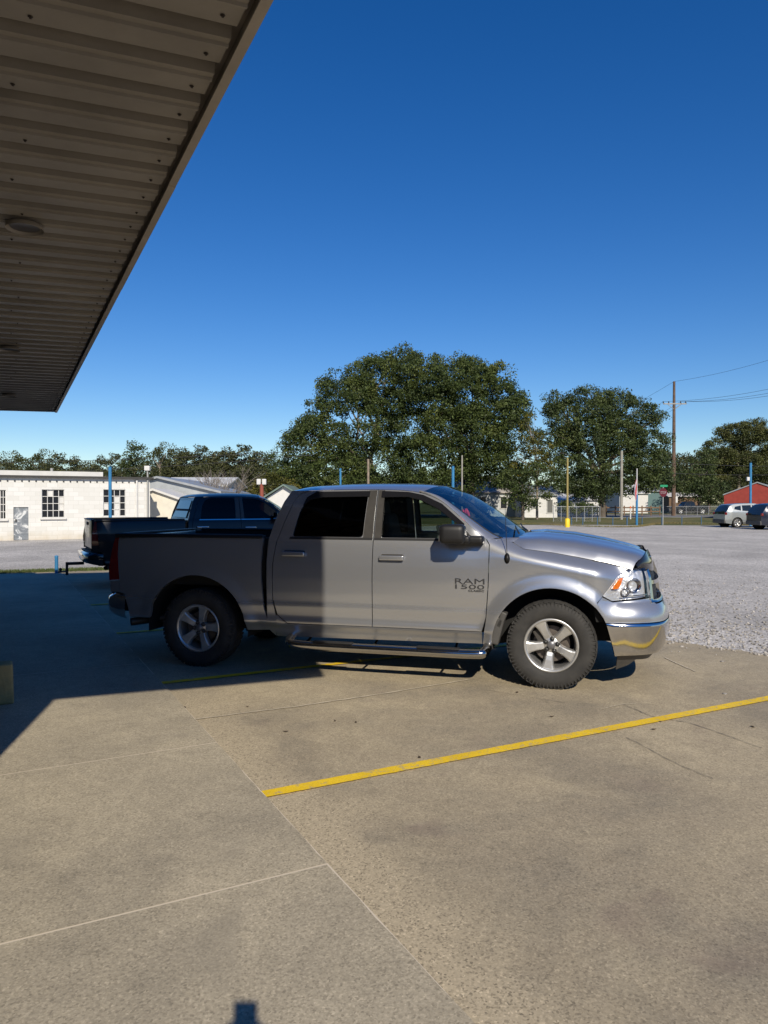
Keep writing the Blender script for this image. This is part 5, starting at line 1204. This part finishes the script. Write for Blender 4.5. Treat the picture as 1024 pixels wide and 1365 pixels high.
pole('blue_pole', 'blue pipe pole rising behind the roof of the silver truck, left of the brown trunk', 454, 625, 40, .055, M_BLUE, tap=1, extra=cap)
pole('blue_pole', 'blue pipe pole rising behind the windscreen header of the silver truck', 604, 622, 38, .072, M_BLUE, tap=1, extra=cap)
pole('timber_pole', 'thin grey timber pole just right of a blue pole behind the silver truck', 616, 607, 50, .06, M_GREYW2)
pole('timber_pole', 'thin brown pole standing between the oaks above the silver truck roof', 491, 612, 60, .11, M_WOODP)
def ysl(root, top):
    m = MB(); m.lathe([(.0, .62), (.10, .62), (.17, .55), (.17, -.02)], 16, Matrix.Rotation(math.pi/2, 4, 'X')); m.build('yellow_sleeve', mat('sleeve_yellow', (.80, .55, .02), .5), root)
pole('timber_pole', 'olive timber pole standing in a bright yellow base sleeve', 756.5, 610, 51, .075, mat('olive_pole', (.30, .24, .09), .9), extra=ysl)
pole('timber_pole', 'bare grey timber pole left of the flag', 828.5, 601, 74, .15, M_GREYW2)
def flag(root, top):
    m = MB(); m.tube([(0, 0, top), (0, 0, top+.02)], .05, 8); m.build('finial', M_WHT, root)
    fl = MB(); rr = random.Random(3); H = 1.9; n = 14; 
    def F(a, b): return Vector((.05+(.30*math.sin(a*3.0)+.10*math.sin(a*17+b*3))*(.25+.75*math.sin(b*math.pi*.9+.2))*-.7, .07*math.sin(a*14+b*2), top-.75-H*b*.95-.05*a))
    mats = [mat('flag_red', (.42, .03, .04), .8), mat('flag_white', (.62, .60, .60), .8), mat('flag_blue', (.03, .045, .16), .8)]
    fl.grid(F, 27, 16); o = fl.build('flag', mats, root)
    for i, p in enumerate(o.data.polygons):
        a, b = divmod(i, 15); p.material_index = 2 if (a > 16 and b < 7) else (b+a//2) % 2
        if not (a > 16 and b < 7): p.material_index = 0 if (a//2) % 2 else 1
fp = pole('flag_pole', 'blue based flag pole with a limp red white and blue flag beside the gravel', 849, 625, 56, .055, mat('pole_grey_white', (.45, .45, .44), .6), cat='flag pole', extra=flag)
m = MB(); m.tube([(0, 0, 0), (0, 0, 2.3)], .085, 12); m.build('lower_sleeve', M_BLUE, fp)
bp = pole('blue_pole', 'tall blue pole with a small white box behind the silver SUV', 1000.5, 617, 54, .085, M_BLUE, tap=1)
m = MB(); m.box((-.22, -.05, at(997, 638.5, 54).z), (.20, .18, .28), bev=.03); m.build('white_box', M_WHT, bp)
def lamps(root, top):
    m = MB()
    for s in (-1, 1): m.box((s*.16, -.05, top+.12), (.24, .24, .34), bev=.04)
    m.build('floodlight', M_WHT, root)
pole('red_post', 'red brown post topped with two white floodlights behind the black pickup', 349, 645, 44, .13, mat('red_brown_paint', (.26, .07, .045), .8), extra=lamps)
m_ = MB(); m_.tube([(0, 0, 0), (0, 0, .43)], .040, 12); m_.lathe([(0, .44), (.043, .43), (.043, .40)], 12, Matrix.Rotation(math.pi/2, 4, 'X'))
b_ = m_.build('bollard', M_BLUE); p = gnd(75.5, 765.5); b_.location = (p.x, p.y, .01); tag(b_, 'short blue post at the end of the shaded walkway', 'bollard')
m_ = MB(); m_.tube([(0, 0, 0), (0, 0, 1.1)], .07, 10); b_ = m_.build('marker_post', M_WHT); q_ = MB(); q_.tube([(0, 0, 1.1), (0, 0, 1.32)], .072, 10); q2 = q_.build('orange_top', mat('orange', (.8, .16, .03), .6), b_); p = gnd(840.5, 692); b_.location = (p.x, p.y, 0); tag(b_, 'short white marker post with an orange top left of the flag pole', 'post')
# row of low blue posts, with a rail between
xs_ = [(762, 700.3), (777, 700.2), (796.5, 700), (817, 700), (836, 700), (856, 699.8), (882.5, 699.5), (909, 699.3), (935, 699)]
pp = None; pts_ = []
for i, (u, v) in enumerate(xs_):
    p = gnd(u, v); pts_.append(p)
    if pp is None:
        m_ = MB(); m_.tube([(0, 0, -.05), (0, 0, .62)], .032, 10); pp = m_.build('fence_post', mat('faded_blue', (.05, .12, .21), .7)); c = pp
    else: c = pp.copy(); COL.objects.link(c)
    c.location = (p.x, p.y, 0); c.scale = (1.5, 1.5, 1) if i in (4, 6) else (1, 1, 1)
    tag(c, 'low blue pipe post in the row along the far gravel edge' if i not in (4, 6) else 'thicker low blue post in the row along the far gravel edge', 'post', 'low blue posts along the gravel edge' if i not in (4, 6) else 'thicker low blue posts along the gravel edge')
m_ = MB(); m_.tube([p+Vector((0, 0, .60-.04*(i % 2))) for i, p in enumerate(pts_)], .012, 6); tag(m_.build('cable', mat('cable_grey', (.3, .32, .34), .6)), 'thin cable strung along the low blue posts', 'cable')
# chain link fence
def chain(u0, u1, d, h, label, n=7):
    a = at(u0, VH, d); b = at(u1, VH, d); root = empty('chain_link_fence', (a.x, a.y, 0), 0, label, 'fence'); W = b.x-a.x; mg = mat('galvanised_wire', (.40, .41, .41), .5, metal=.5)
    m = MB(); m.tube([(0, 0, h), (W, 0, h)], .022, 6); m.build('top_rail', mg, root)
    m = MB(); st = .16; k = int(W/st)
    for i in range(-int(h/st), k+1):
        for s in (1, -1):
            x0 = i*st; z0, z1 = 0, h
            A = (x0 if s > 0 else x0+h, .0, 0); B = (x0+h if s > 0 else x0, .0, h)
            ax, bx = max(0, min(W, A[0])), max(0, min(W, B[0]))
            if ax == bx: continue
            f = lambda x: (x-x0)/h*h if s > 0 else h-(x-x0)
            m.tube([(ax, .003*s, max(0, min(h, f(ax)))), (bx, .003*s, max(0, min(h, f(bx))))], .004, 3, caps=False)
    m.build('mesh', mg, root)
    for i in range(n):
        m = MB(); m.tube([(W*i/(n-1), .03, 0), (W*i/(n-1), .03, h+.05)], .03, 8); m.build('post', mg, root)
chain(738, 800, 66, 1.35, 'grey chain link fence in front of the hedge and white house')
chain(885, 960, 98, 1.2, 'grey chain link fence along the far road by the utility pole', 6)
def railfence(u0, u1, d, label):
    a = at(u0, VH, d); b = at(u1, VH, d); root = empty('rail_fence', (a.x, a.y, 0), 0, label, 'fence'); W = b.x-a.x
    for z in (.55, 1.05): m = MB(); m.box((W/2, 0, z), (W, .06, .16)); m.build('rail', M_BROWN, root)
    for i in range(9): m = MB(); m.box((W*i/8, .07, .65), (.14, .08, 1.3)); m.build('post', M_BROWN, root)
railfence(785, 880, 96, 'dark brown timber rail fence beyond the tree trunk')
# stop sign
def stop():
    d = 56; p = at(884.2, VH, d); zc = at(884, 656.5, d).z; root = empty('stop_sign', (p.x, p.y, 0), R(12), 'red octagonal stop sign with a green street name plate on top', 'sign')
    m = MB(); m.box((0, .03, (zc+.5)/2), (.06, .04, zc+.5)); m.build('post', mat('sign_post', (.38, .38, .36), .6, metal=.4), root)
    m = MB(); R8 = .35; oc = [(R8*math.cos(R(22.5+45*i)), zc+R8*math.sin(R(22.5+45*i))) for i in range(8)]; m.prism(oc, -.012, 0); m.build('sign_face', mat('sign_red', (.10, .006, .014), .5), root)
    text_mb('STOP', Matrix.Translation((-.235, -.0125, zc-.11)) @ Matrix.Rotation(math.pi/2, 4, 'X'), .47, .21, .003).build('lettering', mat('sign_white', (.32, .28, .28), .5), root)
    m = MB(); m.box((.05, 0, zc+.50), (.62, .02, .16)); m.build('street_name_plate', mat('sign_green', (.02, .26, .12), .5), root)
stop()
def smallsign():
    d = 96; p = at(901, VH, d); z = at(901, 666, d).z; root = empty('road_sign', (p.x, p.y, 0), 0, 'small white rectangular sign on a post beside the utility pole', 'sign')
    m = MB(); m.tube([(0, .03, 0), (0, .03, z)], .03, 8); m.build('post', M_GREYP, root); m = MB(); m.box((0, 0, z), (.48, .02, .8), bev=.005); m.build('sign_face', M_WHT, root)
smallsign()
# tall utility pole with crossarm and wires
def upole():
    d = 96; p = at(898, VH, d); top = at(898, 508.5, d).z; root = empty('utility_pole', (p.x, p.y, 0), 0, 'tall brown wooden utility pole with a crossarm above the trees', 'utility pole')
    mp = mat('creosote_pole', (.13, .085, .06), .9, var=.25, vscale=2)
    m = MB(); m.tube([(0, 0, 0), (0, 0, top/2), (0, 0, top)], [.27, .22, .15], 14); m.build('shaft', mp, root)
    z = at(898, 538.5, d).z; m = MB(); m.box((.05, -.15, z), (3.0, .12, .14)); ar = m.build('crossarm', mat('arm_grey', (.34, .33, .30), .8), root)
    for s in (-1, 1):
        b = MB(); b.tube([(s*.9, -.16, z-.05), (0, -.12, z-.75)], .035, 6); b.build('brace', MATS['arm_grey'], ar)
        for x in (s*1.45, s*.75 if s < 0 else .8):
            b = MB(); b.lathe([(0, .0), (.07, .02), (.09, .12), (.05, .2), (.08, .26), (0, .3)], 10, Matrix.Translation((x, -.15, z+.05)) @ Matrix.Rotation(math.pi/2, 4, 'X')); b.build('insulator', M_TAR, ar)
    P0 = Vector((p.x, p.y, 0)); mw = mat('wire_dark', (.05, .05, .055), .6)
    def wire(a, b, sag, r=.022, lab='overhead wire'):
        a = Vector(a); b = Vector(b); pts = []
        for i in range(25):
            t = i/24; q = a.lerp(b, t); q.z -= sag*4*t*(1-t); pts.append(q)
        m = MB(); m.tube(pts, r, 5, caps=False); return tag(m.build('overhead_wire', mw), lab, 'wire')
    wire(P0+Vector((0, 0, top)), at(1230, 402, 66), 1.0, .016, 'topmost overhead wire running right from the utility pole top')
    wire(P0+Vector((0, 0, top)), at(700, 610, 190), .8, .016, 'topmost overhead wire running down left behind the oak')
    for k, (x, vv) in enumerate(((-1.45, 459), (.8, 466), (1.45, 474))):
        wire(P0+Vector((x, -.15, z+.3)), at(1230, vv, 68), 1.2, .018, ['upper of the three crossarm wires running right', 'middle of the three crossarm wires running right', 'lowest of the three crossarm wires running right'][k])
        wire(P0+Vector((x, -.15, z+.3)), at(700+k*12, 640, 190), .8, .015, ['left crossarm wire running down behind the oak', 'middle crossarm wire running down behind the oak', 'right crossarm wire running down behind the oak'][k])
    wire(at(-120, 618, 75), at(420, 600, 75), .3, .022, 'upper service wire crossing in front of the left skyline trees')
    wire(at(-120, 632, 75), at(420, 606, 75), .5, .022, 'lower service wire crossing in front of the left skyline trees')
    wire(at(880, 616, 94), at(1120, 620, 94), .3, .02, 'upper low wire crossing in front of the evergreen and pine')
    wire(at(880, 630, 94), at(1120, 630, 94), .3, .02, 'lower low wire crossing in front of the evergreen and pine')
upole()

# ------------------------------------------------------------------ the photographer (behind the lens; only the shadow is seen)
def photographer():
    root = empty('person', (-.02, -.42, .01), 0, 'standing person in a dark shirt holding a phone up at arm height', 'person')
    def skin(name, joints, edges, m, par, root_i=0, lv=1):
        me = bpy.data.meshes.new(name); me.from_pydata([j[:3] for j in joints], edges, []); o = bpy.data.objects.new(name, me); COL.objects.link(o); o.parent = par
        sk = o.modifiers.new('skin', 'SKIN'); sk.use_smooth_shade = True; ly = me.skin_vertices[0].data if me.skin_vertices else None
        if ly is None:
            bm = bmesh.new(); bm.from_mesh(me); bm.verts.layers.skin.verify(); bm.to_mesh(me); bm.free(); ly = me.skin_vertices[0].data
        for i, j in enumerate(joints):
            r_ = j[3]; ly[i].radius = (r_, j[4] if len(j) > 4 else r_); ly[i].use_root = (i == root_i)
        sb = o.modifiers.new('sub', 'SUBSURF'); sb.levels = sb.render_levels = lv; me.materials.append(m); return o
    J = [(0, 0, .90, .14), (0, 0, 1.12, .13), (0, 0, 1.32, .15), (0, .01, 1.42, .07), (0, .03, 1.50, .055), (0, .05, 1.58, .085), (0, .05, 1.68, .075),
         (.19, 0, 1.36, .055), (.24, .10, 1.16, .045), (.08, .34, 1.50, .032), (-.19, 0, 1.36, .055), (-.24, .10, 1.16, .045), (-.05, .34, 1.50, .032),
         (.10, 0, .82, .095), (.11, .02, .46, .06), (.12, 0, .08, .04), (.13, .14, .04, .035), (-.10, 0, .82, .095), (-.11, .02, .46, .06), (-.12, 0, .08, .04), (-.13, .14, .04, .035),
         (.065, .38, 1.57, .030), (-.03, .38, 1.57, .030)]
    E_ = [(0, 1), (1, 2), (2, 3), (3, 4), (4, 5), (5, 6), (2, 7), (7, 8), (8, 9), (2, 10), (10, 11), (11, 12), (0, 13), (13, 14), (14, 15), (15, 16), (0, 17), (17, 18), (18, 19), (19, 20), (9, 21), (12, 22)]
    ms = mat('skin_tone', (.50, .30, .21), .6)
    for sx, bx in ((1, 21), (-1, 22)):
        x0, y0, z0 = J[bx][:3]
        for k in range(4):
            i = len(J); J.append((x0+sx*.012, y0+.03, z0+.005+.02*k, .011)); J.append((x0-sx*.012, y0+.045, z0+.012+.021*k, .009)); J.append((x0-sx*.035, y0+.035, z0+.012+.021*k, .008)); E_ += [(bx, i), (i, i+1), (i+1, i+2)]
        i = len(J); J.append((x0+sx*.005, y0-.005, z0+.035, .011)); J.append((x0-sx*.018, y0+.006, z0+.05, .009)); E_ += [(bx, i), (i, i+1)]
    skin('body', J, E_, ms, root)
    S = [(j[0], j[1], j[2], j[3]+.018) for j in J]
    skin('shirt', [(0, 0, .92, .165), (0, 0, 1.12, .15), (0, 0, 1.33, .17), (.19, 0, 1.365, .078), (.235, .07, 1.22, .065), (-.19, 0, 1.365, .078), (-.235, .07, 1.22, .065)], [(0, 1), (1, 2), (2, 3), (3, 4), (2, 5), (5, 6)], mat('shirt_cloth', (.05, .06, .09), .9), root)
    skin('trousers', [(0, 0, .93, .155), (.10, 0, .80, .11), (.115, .02, .46, .08), (.12, 0, .12, .07), (-.10, 0, .80, .11), (-.115, .02, .46, .08), (-.12, 0, .12, .07)], [(0, 1), (1, 2), (2, 3), (0, 4), (4, 5), (5, 6)], mat('denim', (.05, .07, .12), .9), root)
    m = MB(); m.lathe([(0, .115), (.06, .10), (.092, .04), (.095, -.01), (.085, -.05)], 20, Matrix.Translation((0, .03, 1.63)) @ Matrix.Rotation(math.pi/2, 4, 'X') @ Matrix.Scale(-1, 4, (0, 1, 0))); m.build('hair', mat('hair_brown', (.05, .03, .02), .8), root)
    ph = MB(); ph.box((0, 0, 0), (.078, .008, .158), bev=.003); o = ph.build('phone', M_SHINE); o.location = (0, -.0085, 1.655); tag(o, 'dark phone held upright in the photographer\'s hands', 'phone')
photographer()
